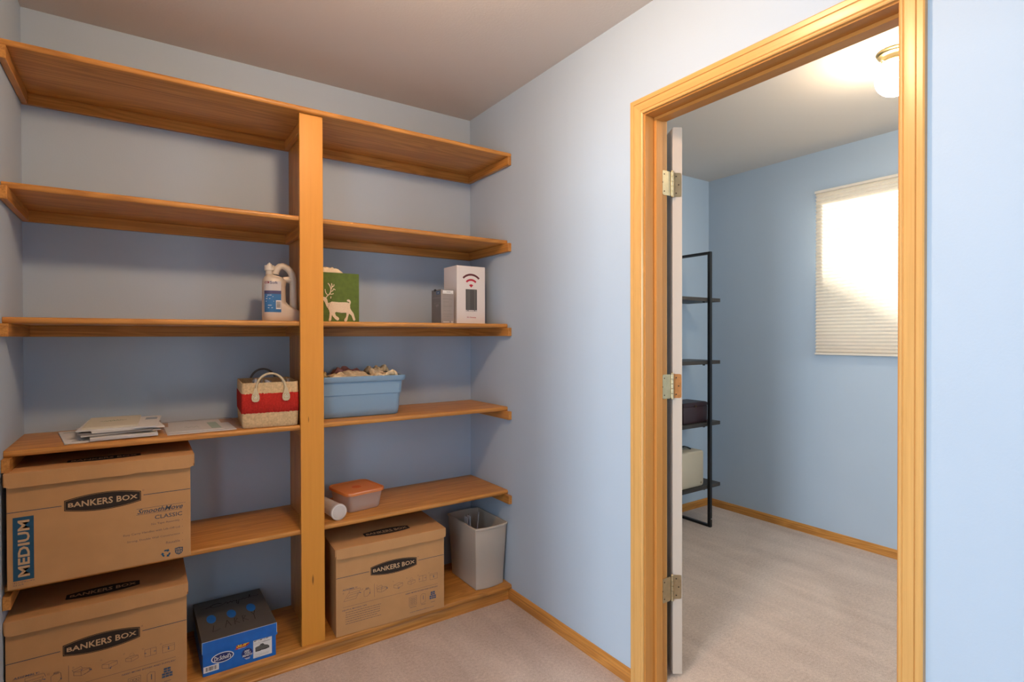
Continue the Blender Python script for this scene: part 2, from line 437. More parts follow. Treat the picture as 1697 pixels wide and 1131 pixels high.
# door jamb, stop and casing
CP = [(0, 0), (0, .0085), (.003, .0105), (.0065, .0105), (.0085, .0085), (.011, .0115), (.028, .0145), (.0335, .0148), (.0350, .0122), (.0370, .0155), (.0490, .0165), (.0525, .0145), (.0525, 0)]
def casing(x, sgn, name0, nums, where):
    ci0, ci1, cz = JY0 + .005, JY1 - .005, JZ + .005
    for k, nm, ax in ((0, 'left', 'Z'), (1, 'right', 'Z'), (2, 'head', 'Y')):
        bm = nbm()
        if k == 0: r = [[(x + sgn * t, ci0 + s, 0) for s, t in CP], [(x + sgn * t, ci0 + s, cz + s) for s, t in CP]]
        if k == 1: r = [[(x + sgn * t, ci1 - s, 0) for s, t in CP], [(x + sgn * t, ci1 - s, cz + s) for s, t in CP]]
        if k == 2: r = [[(x + sgn * t, ci0 + s, cz + s) for s, t in CP], [(x + sgn * t, ci1 - s, cz + s) for s, t in CP]]
        loft(bm, r)
        struct('trim_%d' % nums[k], bm, WT[ax], 'honey oak %s casing of the doorway, %s' % (nm, where), smooth=25)
casing(0, -1, 'a', (1, 2, 3), 'shelf room side')
casing(XB0, 1, 'b', (4, 5, 6), 'next room side')
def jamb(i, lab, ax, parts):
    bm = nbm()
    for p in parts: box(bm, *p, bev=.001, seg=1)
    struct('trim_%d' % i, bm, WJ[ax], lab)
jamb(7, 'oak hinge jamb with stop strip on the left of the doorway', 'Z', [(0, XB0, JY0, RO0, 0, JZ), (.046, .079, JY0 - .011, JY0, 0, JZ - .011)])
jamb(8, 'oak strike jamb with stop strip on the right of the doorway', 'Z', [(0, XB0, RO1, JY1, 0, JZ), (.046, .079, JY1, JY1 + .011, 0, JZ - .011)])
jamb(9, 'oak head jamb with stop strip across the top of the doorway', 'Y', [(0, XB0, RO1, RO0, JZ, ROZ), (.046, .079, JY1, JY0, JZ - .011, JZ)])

# door leaf, swung into the next room
DPHI = 56
door = bpy.data.objects.new('door_1', None); COL.objects.link(door)
door['kind'] = 'structure'; door['label'] = 'white flush door swung open into the next room, seen on its hinge edge'; door['category'] = 'door'
door.location = (.152, -1.2345, .013); door.rotation_euler = (0, 0, radians(DPHI))
finish('door_leaf', box(nbm(), 0, .762, -.035, 0, 0, 2.032, bev=.0015, seg=2), M_door, door)
kb = nbm(); lathe(kb, [(.026, 0), (.026, .006), (.012, .010), (.012, .03), (.024, .042), (.027, .055), (.02, .066), (.004, .07)], 24)
bmesh.ops.rotate(kb, verts=kb.verts, matrix=Matrix.Rotation(radians(90), 3, 'X')); bmesh.ops.translate(kb, verts=kb.verts, vec=(.70, -.035, .95))
finish('door_knob', kb, M_brass, door, smooth=True)
def leaf_bm(w, h, r, th, hole_pts):
    bm = nbm(); prism(bm, [(p[0], p[1]) for p in rr(w, h, r, 4)], 'Z', 0, th); return bm
for k, (z0, z1, m2) in enumerate(((1.784, 1.880, M_brass2), (1.039, 1.136, M_bronze), (.288, .391, M_brass2))):
    zc = (z0 + z1) / 2 - .013; hh = .089
    hg = nbm(); px, py = -.0105, .0052           # barrel beside the hinge corner, leaf coordinates
    for q in range(5):
        a = zc - hh / 2 + q * hh / 5
        lathe(hg, [(.0045, a + .0004), (.0055, a + .0009), (.0055, a + hh / 5 - .0009), (.0045, a + hh / 5 - .0004)], 14, px, py)
    lathe(hg, [(.003, zc + hh / 2), (.0062, zc + hh / 2 + .001), (.0062, zc + hh / 2 + .003), (.003, zc + hh / 2 + .0065)], 14, px, py)
    lathe(hg, [(.003, zc - hh / 2 - .004), (.005, zc - hh / 2 - .002), (.0045, zc - hh / 2)], 14, px, py)
    h = finish('hinge', hg, M_brass2, door, smooth=True)
    # leaf on the door edge (faces the camera)
    lf = nbm(); loft(lf, [[(0.0002 - t, -.0165 + p[0], zc + p[1]) for p in rr(.030, hh, .006, 4)] for t in (0, .0018)])
    finish('door_leaf_plate', lf, m2, h)
    box_ = nbm()
    loft(box_, [[(-.0018, -.004, zc - hh / 2 + .002), (-.0002, -.004, zc - hh / 2 + .002), (-.006, .0, zc - hh / 2 + .002)], [(-.0018, -.004, zc + hh / 2 - .002), (-.0002, -.004, zc + hh / 2 - .002), (-.006, .0, zc + hh / 2 - .002)]])
    finish('knuckle_web', box_, M_brass2, h)
    sw = nbm()
    for (sy, sz) in ((-.012, .031), (-.021, 0.0), (-.012, -.031)):
        loft(sw, [[(-.0016 - t, sy + .0026 * cos(2 * pi * q / 10), zc + sz + .0026 * sin(2 * pi * q / 10)) for q in range(10)] for t in (0, .0009)])
    finish_each('screw', sw, M_dark, h)
    # leaf let into the jamb
    jl = nbm(); loft(jl, [[(.1130 + p[0], JY0 - t, zc + .013 + p[1]) for p in rr(.045, hh, .006, 4)] for t in (-.0005, .0012)])
    for (sx, sz) in ((.104, .031), (.090, 0.0), (.104, -.031)):
        pass
    jo = finish('jamb_leaf_plate', jl, M_brass2)
    js = nbm()
    for (sx, sz) in ((.100, .031), (.090, 0.0), (.100, -.031)):
        loft(js, [[(sx + .0026 * cos(2 * pi * q / 10), JY0 - .0010 - t, zc + .013 + sz + .0026 * sin(2 * pi * q / 10)) for q in range(10)] for t in (0, .0009)])
    jn = finish('screw', js, M_dark)
    bpy.context.view_layer.update()
    for o in (jo, jn):
        o.parent = h; o.matrix_parent_inverse = (Matrix.Translation(door.location) @ Matrix.Rotation(radians(DPHI), 4, 'Z')).inverted()

# window in the next room
win = thing('window_1', 'white framed window behind the pleated shade', 'window'); win['kind'] = 'structure'
def frame_rect(bm, x0, x1, y0, y1, z0, z1, w):
    box(bm, x0, x1, y1, y0, z0, z0 + w); box(bm, x0, x1, y1, y0, z1 - w, z1); box(bm, x0, x1, y0 - w, y0, z0 + w, z1 - w); box(bm, x0, x1, y1, y1 + w, z0 + w, z1 - w)
b = nbm(); frame_rect(b, XB1 + .03, XB1 + .08, WY0, WY1, WZ0, WZ1, .022); finish('window_frame', b, M_white, win)
glass = bpy.data.materials.new('window_glass'); glass.use_nodes = True
_n = glass.node_tree; _n.nodes.remove(_n.nodes['Principled BSDF'])
_t = _n.nodes.new('ShaderNodeBsdfTransparent'); _t.inputs[0].default_value = (.93, .96, .95, 1); _g = _n.nodes.new('ShaderNodeBsdfGlossy'); _g.inputs['Roughness'].default_value = 0.02
_x = _n.nodes.new('ShaderNodeMixShader'); _x.inputs[0].default_value = .06; _n.links.new(_t.outputs[0], _x.inputs[1]); _n.links.new(_g.outputs[0], _x.inputs[2]); _n.links.new(_x.outputs[0], _n.nodes['Material Output'].inputs[0])
finish('pane', box(nbm(), XB1 + .053, XB1 + .057, WY1 + .022, WY0 - .022, WZ0 + .022, WZ1 - .022), glass, win)

b = nbm()
for q in ((.45, .49, 1.05, 2.13), (1.71, 1.75, 1.05, 2.13), (.49, 1.71, 1.05, 1.09), (.49, 1.71, 2.09, 2.13)): box(b, q[0], q[1], YB - .10, YB - .05, q[2], q[3])
added_win = thing('added_window', 'added white framed window, unseen, letting fill light into the next room', 'window'); added_win['kind'] = 'structure'  # unseen window added to carry the fill light
finish('window_frame', b, M_white, added_win)
finish('pane', box(nbm(), .49, 1.71, YB - .077, YB - .073, 1.09, 2.09), glass, added_win)

# patio opening casing on the left wall (out of view)
b = nbm(); box(b, XL - .13, XL + .012, LD0, LD0 + .06, 0, LDZ + .06); box(b, XL - .13, XL + .012, LD1 - .06, LD1, 0, LDZ + .06); box(b, XL - .13, XL + .012, LD1, LD0, LDZ, LDZ + .06)
struct('trim_10', b, WT['Z'], 'oak casing of the bright opening in the left wall')

# neighbouring house outside, whose roof slope shades the lower part of the window
nb = thing('neighbor_house', 'house with a sloping roof standing outside the shaded window', 'house', (5.0, -1.0, 0))
tanE = math.tan(radians(25)); off = (5.0 - 2.1) * tanE
def shz(y): return 1.715 + (y + .80) * .62        # shadow line height on the window plane at y
def rl(y): return shz(y) + off
finish('wall', prism(nbm(), [(-4, 0), (1.9, 0), (1.9, rl(.9) - .15), (-4, max(.3, rl(-5) - .15))], 'X', .15, 4), mat('house_siding', (.55, .52, .46), .8), nb)
finish('roof', prism(nbm(), [(-4.3, rl(-5.3) - .0), (2.2, rl(1.2)), (2.2, rl(1.2) - .14), (-4.3, rl(-5.3) - .14)], 'X', 0, 4.2), mat('house_shingle', (.12, .11, .11), .9, bump=.6, bump_scale=30), nb)

# ------------------------------------------------------------------ built-in shelving
S = {1: 2.155, 2: 1.742, 3: 1.335, 4: 0.931, 5: 0.5235}
TT = 0.0715
unit = thing('built_in_shelving', 'honey oak built in shelving filling the alcove from wall to wall', 'shelving')
def shelf_bm(x0, x1, yf, zt, th, yb=-.001):
    prof = [(yb, zt), (yb, zt - th), (yf + .006, zt - th)]
    prof += [(yf + .006 - .006 * sin(pi * k / 8) , zt - th / 2 - (th / 2) * cos(pi * k / 8) ) for k in range(1, 8)]
    prof += [(yf + .006, zt)]
    return prism(nbm(), prof, 'X', x0, x1)
PX0, PX1 = -.929, -.909
finish('shelf', shelf_bm(XL + .001, -.001, -.397, S[1], .0185), W['X'], unit, smooth=50)
for k in (2, 3, 4, 5):
    finish('shelf', shelf_bm(XL + .001, PX0 - .0005, -.362, S[k], .0195), W['X'], unit, smooth=50)
    finish('shelf', shelf_bm(PX1 + .0005, -.001, -.362, S[k], .0195), W['X'], unit, smooth=50)
CH = .040
for k in (1, 2, 3, 4, 5):
    zt = S[k] - (.0185 if k == 1 else .0195)
    for (x0, x1) in ((XL + .001, PX0 - .0005), (PX1 + .0005, -.001)):
        finish('back_cleat', box(nbm(), x0, x1, -.019, -.001, zt - CH, zt - .0003, bev=.0012, seg=1), W['X'], unit)
    for x0, yf in ((XL + .001, -.397), (PX0 - .0195, -.352), (PX1 + .0005, -.352), (-.020, -.397)):
        finish('side_cleat', box(nbm(), x0, x0 + .019, yf, -.0195, zt - CH, zt - .0003, bev=.0012, seg=1), W['Y'], unit)
finish('divider_panel', box(nbm(), PX0, PX1, -.3555, -.001, TT, S[1] - .0188), W['Z'], unit)
finish('face_board', box(nbm(), -.970, -.882, -.375, -.356, TT + .0002, S[1] - .0188, bev=.0015), W['face'], unit)
finish('tread', shelf_bm(XL + .001, -.001, -.393, TT, .021), W['X'], unit, smooth=50)
rp_ = [(-.36, 0), (-.383, 0), (-.3835, .006), (-.381, .0085), (-.3795, .010), (-.3795, .034), (-.377, .040), (-.372, .0503), (-.36, .0503)]
finish('riser', prism(nbm(), rp_, 'X', XL + .001, -.001), W['X'], unit, smooth=25)

# ------------------------------------------------------------------ ceiling globes
def globe(label, x, y, strength, col, r=.072):
    t = thing('ceiling_light', label, 'light', (x, y, H), group='ceiling globe lights')
    pl = nbm(); lathe(pl, [(.066, -.0005), (.067, -.006), (.060, -.012), (.062, -.016), (.050, -.022), (.048, -.036), (.051, -.040), (.051, -.045), (.046, -.046)], 40, cap1=True)
    finish('canopy', pl, M_brass, t, smooth=True)
    g = nbm(); c = -.047 - r * .86; prof = []
    for k in range(20):
        a = radians(-90 + (59.5 + 90) * k / 19); prof.append((max(r * cos(a), .0005), c + r * sin(a)))
    lathe(g, prof, 40)
    finish('glass_globe', g, emis('lit_globe_%d' % int(strength * 10), col, strength), t, smooth=True)
    sc_ = nbm()
    for k in range(3):
        a = radians(35 + 120 * k); tube(sc_, [(.050 * cos(a), .050 * sin(a), -.042), (.062 * cos(a), .062 * sin(a), -.042)], .0022, 8)
    finish_each('thumb_screw', sc_, M_brass, t)
    return t
globe('lit white glass globe with brass collar on the ceiling of the next room', 1.09, -1.60, GLOBE_B, LAMP_B_COL)
globe('lit white glass globe with brass collar on the ceiling before the shelves, above the frame', -.93, -1.50, GLOBE_A, LAMP_A_COL)

# ------------------------------------------------------------------ cardboard storage cartons
def bez(p, n): return p
def diagram_box(P, u, v, s, w=.0010):
    """a small isometric carton drawing"""
    P.path([(u - s, v - .3 * s), (u - s, v + .25 * s), (u - .1 * s, v + .05 * s), (u - .1 * s, v - .6 * s), (u - s, v - .3 * s)], w)
    P.path([(u - .1 * s, v + .05 * s), (u + s, v + .3 * s), (u + s, v - .25 * s), (u - .1 * s, v - .6 * s)], w)
    P.path([(u - s, v + .25 * s), (u + .1 * s, v + .55 * s), (u + s, v + .3 * s)], w)
def diagram_flaps(P, u, v, s, w=.0010):
    diagram_box(P, u, v, s, w)
    P.path([(u - s, v + .25 * s), (u - 1.2 * s, v + .6 * s), (u - .1 * s, v + .9 * s), (u + .1 * s, v + .55 * s)], w)
    P.path([(u + s, v + .3 * s), (u + 1.25 * s, v + .05 * s), (u + .3 * s, v - .55 * s)], w)
def arrow(P, u, v, dx, dy, s=.004):
    l = sqrt(dx * dx + dy * dy); dx, dy = dx / l, dy / l
    P.line((u, v), (u + dx * s, v + dy * s), s * .35)
    e = (u + dx * s, v + dy * s)
    P.poly([(e[0] - dy * s * .45, e[1] + dx * s * .45), (e[0] + dx * s * .8, e[1] + dy * s * .8), (e[0] + dy * s * .45, e[1] - dx * s * .45)])

def carton(label, loc, rz, w, d, h, style, lid_x0, lid_x1, lid_h=.043, torn=None):
    t = thing('storage_carton', label, 'box', loc, rz, group='cardboard storage cartons')
    th = .004
    # body: open tub under the lid
    b = nbm()
    loft(b, [[(0, 0, 0), (w, 0, 0), (w, d, 0), (0, d, 0)], [(0, 0, h), (w, 0, h), (w, d, h), (0, d, h)],
             [(th, th, h), (w - th, th, h), (w - th, d - th, h), (th, d - th, h)], [(th, th, th), (w - th, th, th), (w - th, d - th, th), (th, d - th, th)]])
    body = finish('body', b, M_board, t, bevel=.0015)
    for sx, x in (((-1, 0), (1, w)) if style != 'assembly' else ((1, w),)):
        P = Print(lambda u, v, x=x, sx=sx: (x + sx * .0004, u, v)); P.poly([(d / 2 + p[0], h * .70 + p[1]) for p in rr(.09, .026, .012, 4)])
        P.build('hand_hole', M_hole, body)  # flat dark patch, shade inside the hand hole put into its colour
    # lid: top panel, four hanging flaps with clipped corners
    lz = h + .0042
    l0, l1 = lid_x0, lid_x1; f0, f1 = -.0075, d + .0045
    lb = nbm()
    box(lb, l0 + .003, l1 - .003, f0 + .0015, f1 - .002, lz - .0035, lz, bev=.0012, seg=1)
    def flap_front():
        n = 40; tops = []; bots = []
        for k in range(n + 1):
            u = l0 + .0035 + (l1 - l0 - .007) * k / n; e = min(u - l0, l1 - u)
            zb = lz - lid_h + (.009 * max(0, 1 - e / .010) if e < .010 else 0)
            if torn:
                for (c, wd, am) in torn:
                    if abs(u - c) < wd: zb += am * (1 - abs(u - c) / wd) * (1 + .5 * sin(u * 900))
            zb += .0006 * noise.noise(Vector((u * 40, loc[2] * 7, 0)))
            tops.append(u); bots.append(zb)
        rows = []
        for (yy, zsh) in ((f0, 0), (f0 + .0035, 0)):
            rows.append(([(tops[k], yy - .0015 * (0 if zsh else 1) * 0, lz - .001) for k in range(n + 1)], [(tops[k], yy - .0040 + .0012 * sin(tops[k] * 17 + loc[2] * 9), bots[k]) for k in range(n + 1)]))
        (ta, ba), (tb, bb) = rows
        va = [lb.verts.new(p) for p in ta]; vb = [lb.verts.new(p) for p in ba]; vc = [lb.verts.new(p) for p in bb]; vd = [lb.verts.new(p) for p in tb]
        for k in range(n):
            for A_, B_ in ((va, vb), (vb, vc), (vc, vd), (vd, va)): lb.faces.new((A_[k], A_[k + 1], B_[k + 1], B_[k]))
        lb.faces.new((va[0], vb[0], vc[0], vd[0])); lb.faces.new((va[n], vb[n], vc[n], vd[n]))
    flap_front()
    for x, sg in ((l0, 1), (l1, -1)):
        pr = [(f0 + .004, lz - .001), (f0 + .002, lz - .012), (f0 + .002, lz - lid_h + .012), (f0 + .012, lz - lid_h + .001), (f1 - .010, lz - lid_h + .001), (f1, lz - lid_h + .012), (f1, lz - .001)]
        prism(lb, pr, 'X', x, x + sg * .0035)
        # inner tuck panel that shows at the corner slit
        prism(lb, [(f0 + .004, lz - .004), (f0 + .0035, lz - lid_h + .004), (f0 + .05, lz - lid_h + .004), (f0 + .05, lz - .004)], 'X', x + sg * .0045, x + sg * .0065) if False else None
    prism(lb, [(l0, lz - .001), (l0, lz - lid_h), (l1, lz - lid_h), (l1, lz - .001)], 'Y', f1 - .003, f1)
    lid = finish('lid', lb, M_board, t)
    # --- printing
    def bulge(a, b): return (a, .5 + (b - .5) * (.80 + .55 * (1 - (2 * a - 1) ** 2)))
    u0, u1, vc, hh = {'medium': (.1322, .3285, .2285, .0158), 'assembly_low': (.1325, .3306, .2250, .0164), 'assembly': (.1400, .3408, .2345, .0160)}[style]
    def badge(P, u0, u1, vc, hh, grow, inset=0.0, n=16):
        lo, hi = [], []
        for k in range(n + 1):
            a = k / n; u = u0 + inset + (u1 - u0 - 2 * inset) * a; g = (hh - inset) + grow * (1 - (2 * a - 1) ** 2)
            hi.append((u, vc + g)); lo.append((u, vc - g))
        return lo + hi[::-1]
    P = Print(front(.0005)); P.poly(badge(P, u0, u1, vc, hh, .0125)); bd = P.build('brand_badge', M_ink, body, 'black barrel shaped badge with lettering')
    P = Print(front(.0008)); o_ = badge(P, u0, u1, vc, hh, .0125, .0022); i_ = badge(P, u0, u1, vc, hh, .0125, .0029)
    for k in range(len(o_)):
        j = (k + 1) % len(o_); P.poly([o_[k], o_[j], i_[j], i_[k]])
    P.build('border', M_board, bd)
    P = Print(front(.0009)); P.text('BANKERS BOX', u0 + .0095, vc - .0078, u1 - .0095, vc + .0078, bold=.022, warp=bulge, space=1.02); P.build('lettering', mat('kraft_letters', (.52, .34, .19), .8), bd)
    P = Print(front()); P.arc((u1 + .0058, vc + hh + .001), .0018, .0026, 0, 360, 12); P.build('registered_mark', M_thinink, body)
    P = Print(front()); P.rect(.0005, vc + .001 - .0011, u0 - .006, vc + .001 + .0011); P.rect(u1 + .0065, vc + .001 - .0011, w - .0005, vc + .001 + .0011)
    P.build_each('stripe', M_blueink2, body)
    # badge printed on top of the lid
    P = Print(top(lz, .0004)); P.poly([(p[0], .075 + (p[1] - vc) * 1.2 + .02) for p in badge(P, u0, u1, vc, hh, .0125)]); tb_ = P.build('lid_badge', M_ink, lid, 'black badge printed on the lid')
    P = Print(top(lz, .0009)); P.text('BANKERS BOX', u0 + .01, .084, u1 - .01, .106, bold=.022, warp=bulge); P.build('lettering', mat('kraft_letters', (.52, .34, .19), .8), tb_)
    if style == 'medium':
        P = Print(front(.0005)); P.rect(.0137, .0240, .0612, .2135); pn = P.build('size_panel', M_blueink, body, 'blue panel with upright lettering')
        P = Print(front(.0009)); P.text('MEDIUM', .0248, .0345, .0518, .2035, bold=.028, rot=90, space=1.0); P.build('lettering', mat('kraft_letters', (.52, .34, .19), .8), pn)
        P = Print(front()); P.text('18"L x 15"W x 14"H', .0137, .0165, .0615, .0212, bold=.004); P.text('2.2 cu ft', .0137, .0095, .0370, .0140, bold=.004)
        P.build('size_note', M_thinblue, body)
        P = Print(front()); P.text('SmoothMove', .3180, .1675, .4460, .1835, bold=.018, shear=.35); P.line((.3160, .1850), (.4475, .1850), .0010); P.line((.3150, .1655), (.4440, .1655), .0010)
        P.text('TM', .4480, .1840, .4530, .1860, bold=.005)
        P.text('CLASSIC', .3657, .1430, .4437, .1565, bold=.010)
        P.build('product_lettering', M_blueink2, body)
        P = Print(front())
        for s, a, v in (('No Tape Assembly', .3560, .1232), ('Easy Carry Handles with Lift-Off Lid', .2804, .1000), ('Strong, Double Wall Construction', .2898, .0772), ('Reusable', .3969, .0540)):
            P.text(s, a, v, .4366, v + .0085, bold=.006); P.disc((.4441, v + .0045), .0011, n=8)
        P.build('feature_lettering', M_thinink, body)
        P = Print(front())
        c = (.3967, .0225)
        for k in range(3):
            a = 90 + 120 * k
            P.arc(c, .0075, .0125, a - 22, a + 30, 6)
            e = radians(a - 22); q = (c[0] + .010 * cos(e), c[1] + .010 * sin(e)); dx, dy = sin(e), -cos(e)
            P.poly([(q[0] + .0058 * cos(e), q[1] + .0058 * sin(e)), (q[0] + dx * .0062, q[1] + dy * .0062), (q[0] - .0058 * cos(e), q[1] - .0058 * sin(e))])
        P.build('recycling_mark', M_blueink, body)
        P = Print(front()); P.poly([(.4215, .0345), (.4275, .0350), (.4335, .0365), (.4395, .0350), (.4455, .0345), (.4450, .0200), (.4410, .0140), (.4335, .0100), (.4260, .0140), (.4220, .0200)])
        sh = P.build('shield_mark', M_blueink2, body)
        P = Print(front(.0009)); P.text('USA', .4240, .0268, .4430, .0325, bold=.01)
        for k in range(4): P.rect(.4258 + k * .0046, .0150 if k in (1, 2) else .018, .4275 + k * .0046, .0245)
        P.build('lettering', mat('kraft_letters', (.52, .34, .19), .8), sh)
    else:
        dv = 0.0 if style == 'assembly' else -.005; du = 0.0 if style == 'assembly' else -.0085
        P = Print(front()); P.text('ASSEMBLY:', .0246 + du, .1800 + dv, .0860 + du, .1868 + dv, bold=.015, shear=.2)
        P.text('NEED MORE BOXES AND SUPPLIES?', .2890 + du, .1000 + dv, .4385 + du, .1050 + dv, bold=.010, shear=.15)
        P.text('HELPFUL MOVING TIPS:', .0243 + du, .0985 + dv, .1245 + du, .1038 + dv, bold=.010)
        P.text('www.bankersbox.com', .3091 + du, .0165 + dv, .4200 + du, .0215 + dv, bold=.004, shear=.15)
        P.build('lettering', M_thinblue, body)
        P = Print(front()); P.line((.0274 + du, .1135 + dv), (.4394 + du, .1135 + dv), .0011); P.line((.1548 + du, .1260 + dv), (.1548 + du, .1806 + dv), .0011)
        P.build('rule_lines', M_thinink, body)
        P = Print(front())
        P.path([(.030 + du, .137 + dv), (.048 + du, .166 + dv), (.095 + du, .168 + dv), (.080 + du, .139 + dv), (.030 + du, .137 + dv)], .0011)
        P.path([(.042 + du, .147 + dv), (.080 + du, .149 + dv), (.088 + du, .160 + dv), (.052 + du, .158 + dv), (.042 + du, .147 + dv)], .0011)
        P.path([(.052 + du, .166 + dv), (.052 + du, .176 + dv), (.096 + du, .178 + dv), (.1 + du, .166 + dv)], .0011)
        P.path([(.112 + du, .138 + dv), (.112 + du, .160 + dv), (.122 + du, .168 + dv), (.135 + du, .166 + dv), (.138 + du, .148 + dv), (.126 + du, .136 + dv), (.112 + du, .138 + dv)], .0011)
        for k in range(4): P.line((.118 + k * .0035 + du, .163 + dv), (.121 + k * .0035 + du, .172 + dv), .0016)
        diagram_flaps(P, .187 + du, .150 + dv, .020); diagram_box(P, .2579 + du, .149 + dv, .020)
        diagram_box(P, .3168 + du, .149 + dv, .017); P.arc((.3168 + du, .160 + dv), .006, .0066, 0, 360, 12)
        P.path([(.352 + du, .141 + dv), (.352 + du, .165 + dv), (.384 + du, .165 + dv), (.384 + du, .141 + dv), (.352 + du, .141 + dv)], .0010); P.line((.368 + du, .141 + dv), (.368 + du, .165 + dv), .0010)
        P.path([(.402 + du, .138 + dv), (.402 + du, .163 + dv), (.436 + du, .163 + dv), (.436 + du, .138 + dv), (.402 + du, .138 + dv)], .0010); P.line((.402 + du, .157 + dv), (.436 + du, .157 + dv), .0010)
        for k, (uu, n_) in enumerate(((.0290, '1'), (.106, '2'), (.166, '3'), (.236, '4'), (.296, '5'), (.347, '6'), (.397, '7'))):
            P.arc((uu + du, .170 + dv), .0022, .0027, 0, 360, 10); P.text(n_, uu - .0007 + du, .169 + dv, uu + .0007 + du, .1712 + dv)
        # little stock drawings at lower right
        P.path([(.306 + du, .046 + dv), (.306 + du, .084 + dv), (.340 + du, .086 + dv), (.340 + du, .048 + dv), (.306 + du, .046 + dv)], .0011)
        for k in range(3):
            for j in range(3): P.path([(.311 + j * .009 + du, .052 + k * .010 + dv), (.318 + j * .009 + du, .052 + k * .010 + dv), (.318 + j * .009 + du, .059 + k * .010 + dv), (.311 + j * .009 + du, .059 + k * .010 + dv), (.311 + j * .009 + du, .052 + k * .010 + dv)], .0011)
        P.path([(.358 + du, .047 + dv), (.358 + du, .080 + dv), (.366 + du, .086 + dv), (.380 + du, .083 + dv), (.380 + du, .049 + dv), (.366 + du, .044 + dv), (.358 + du, .047 + dv)], .0011)
        P.build('assembly_diagram', M_thinink, body)
        P = Print(front(.0007))
        arrow(P, .357 + du, .153 + dv, -1, 0, .004); arrow(P, .376 + du, .153 + dv, 1, 0, .004); arrow(P, .419 + du, .156 + dv, 0, -1, .007); arrow(P, .190 + du, .158 + dv, -1, -.6, .004)
        arrow(P, .205 + du, .152 + dv, 1, -.6, .005); arrow(P, .262 + du, .142 + dv, -.4, -1, .005); arrow(P, .092 + du, .160 + dv, 1, -.3, .005); arrow(P, .1345 + du, .150 + dv, .5, -1, .004)
        P.path([(.370 + du, .060 + dv), (.370 + du, .078 + dv)], .002)
        for (r_, n_) in ((0, 3), (1, 3), (2, 2), (3, 2)):
            for j in range(n_):
                uu = .4145 + (j - (n_ - 1) / 2) * .0105 + du; P.rect(uu - .0046, .053 + r_ * .0085 + dv, uu + .0046, .0595 + r_ * .0085 + dv)
        P.build('blue_print', mat('blue_print', (.05, .085, .15), .8), body)
        P = Print(front()); random.seed(5)
        for k in range(6):
            u = .037 + du; ue = .183 + du if k not in (4,) else .168 + du; v = .0905 - k * .0092 + dv
            while u < ue - .004:
                l = random.uniform(.004, .012); P.rect(u, v - .0011, min(u + l, ue), v + .0011); u += l + .0017
        for k in range(3): P.rect((.309, .360, .405)[k] + du, .0385 + dv, (.338, .381, .425)[k] + du, .0403 + dv)
        P.build('fine_print', M_thinink, body)
    return t
carton('cardboard carton with a blue upright MEDIUM panel, upper of the left pair', (-1.8085, -.4033, S[5] + .0003), 0, .4686, .382, .3435, 'medium', -.0065, .4805, .0435, torn=[(.318, .012, .004), (.345, .016, .0022), (.375, .014, .0030), (.405, .012, .0018)])
carton('cardboard carton printed with assembly drawings, under the left shelf at the bottom left corner', (-1.8165, -.3860, TT + .0003), 0, .4640, .380, .3500, 'assembly_low', -.0035, .4685, .0430, torn=[(.272, .010, -.0025), (.298, .020, -.0012)])
carton('cardboard carton printed with assembly drawings, right of the middle post beside the grey bin', (-.8413, -.3843, TT + .0003), -2.76, .4693, .340, .3500, 'assembly', -.0040, .4760, .0410)

# ------------------------------------------------------------------ shoe box
M_sblue = mat('shoebox_blue', (.004, .125, .50), .42, noise_amt=.08, noise_scale=40)
M_sgrey = mat('shoebox_grey', (.085, .076, .066), .5, noise_amt=.10, noise_scale=12)
M_wht = mat('label_white', (.74, .73, .71), .6)
sb = thing('shoe_box', 'blue shoe box with a grey lid marked by three blue dots', 'box', (-1.3041, -.3725, TT + .0003), .6)
w_, d_, h_, lh = .2410, .335, .1235, .0445
tb = nbm(); loft(tb, [[(0, 0, 0), (w_, 0, 0), (w_, d_, 0), (0, d_, 0)], [(0, 0, h_ - .003), (w_, 0, h_ - .003), (w_, d_, h_ - .003), (0, d_, h_ - .003)], [(.002, .002, h_ - .003), (w_ - .002, .002, h_ - .003), (w_ - .002, d_ - .002, h_ - .003), (.002, d_ - .002, h_ - .003)], [(.002, .002, .002), (w_ - .002, .002, .002), (w_ - .002, d_ - .002, .002), (.002, d_ - .002, .002)]])
sbody = finish('body', tb, M_sblue, sb, bevel=.0008)
lb = nbm()
box(lb, -.0028, w_ + .0034, -.0018, d_ + .003, h_ - .002, h_, bev=.0006, seg=1)
slid = finish('lid', lb, M_sgrey, sb)
fl = nbm(); prism(fl, [(-.0028, h_ - .0002), (-.0028, h_ - .0425), (.05, h_ - .0430), (.12, h_ - .0438), (.19, h_ - .0445), (w_ + .0022, h_ - .0465), (w_ + .0060, h_ - .0400), (w_ + .0034, h_ - .0330), (w_ + .0034, h_ - .0002)], 'Y', -.0034, -.0019)
lfp = finish('lid_front_flap', fl, M_sblue, slid, bevel=.0003)
sd = nbm()
for x in (-.0028, w_ + .0016): box(sd, x, x + .0018, -.0015, d_ + .003, h_ - .043, h_ - .0021)
box(sd, -.0008, w_ + .0014, d_ + .0012, d_ + .003, h_ - .043, h_ - .0021)
finish_each('lid_side_flap', sd, M_sgrey, slid)
P = Print(lambda u, v: (u, -.0038, v)); P.rect(-.0026, h_ - .0012, w_ + .0032, h_ - .0001); P.rect(w_ + .0022, h_ - .038, w_ + .0034, h_ - .0012); P.rect(-.0028, h_ - .040, -.0019, h_ - .0012); P.build('worn_edge', M_wht, lfp)
P = Print(top(h_, .0004))
for (x, y) in ((.0438, .1640), (.1130, .1675), (.1840, .1770)): P.disc((x, y), .0158, .036, n=28)
P.build_each('blue_dot', M_sblue, slid)
P = Print(top(h_, .0006))
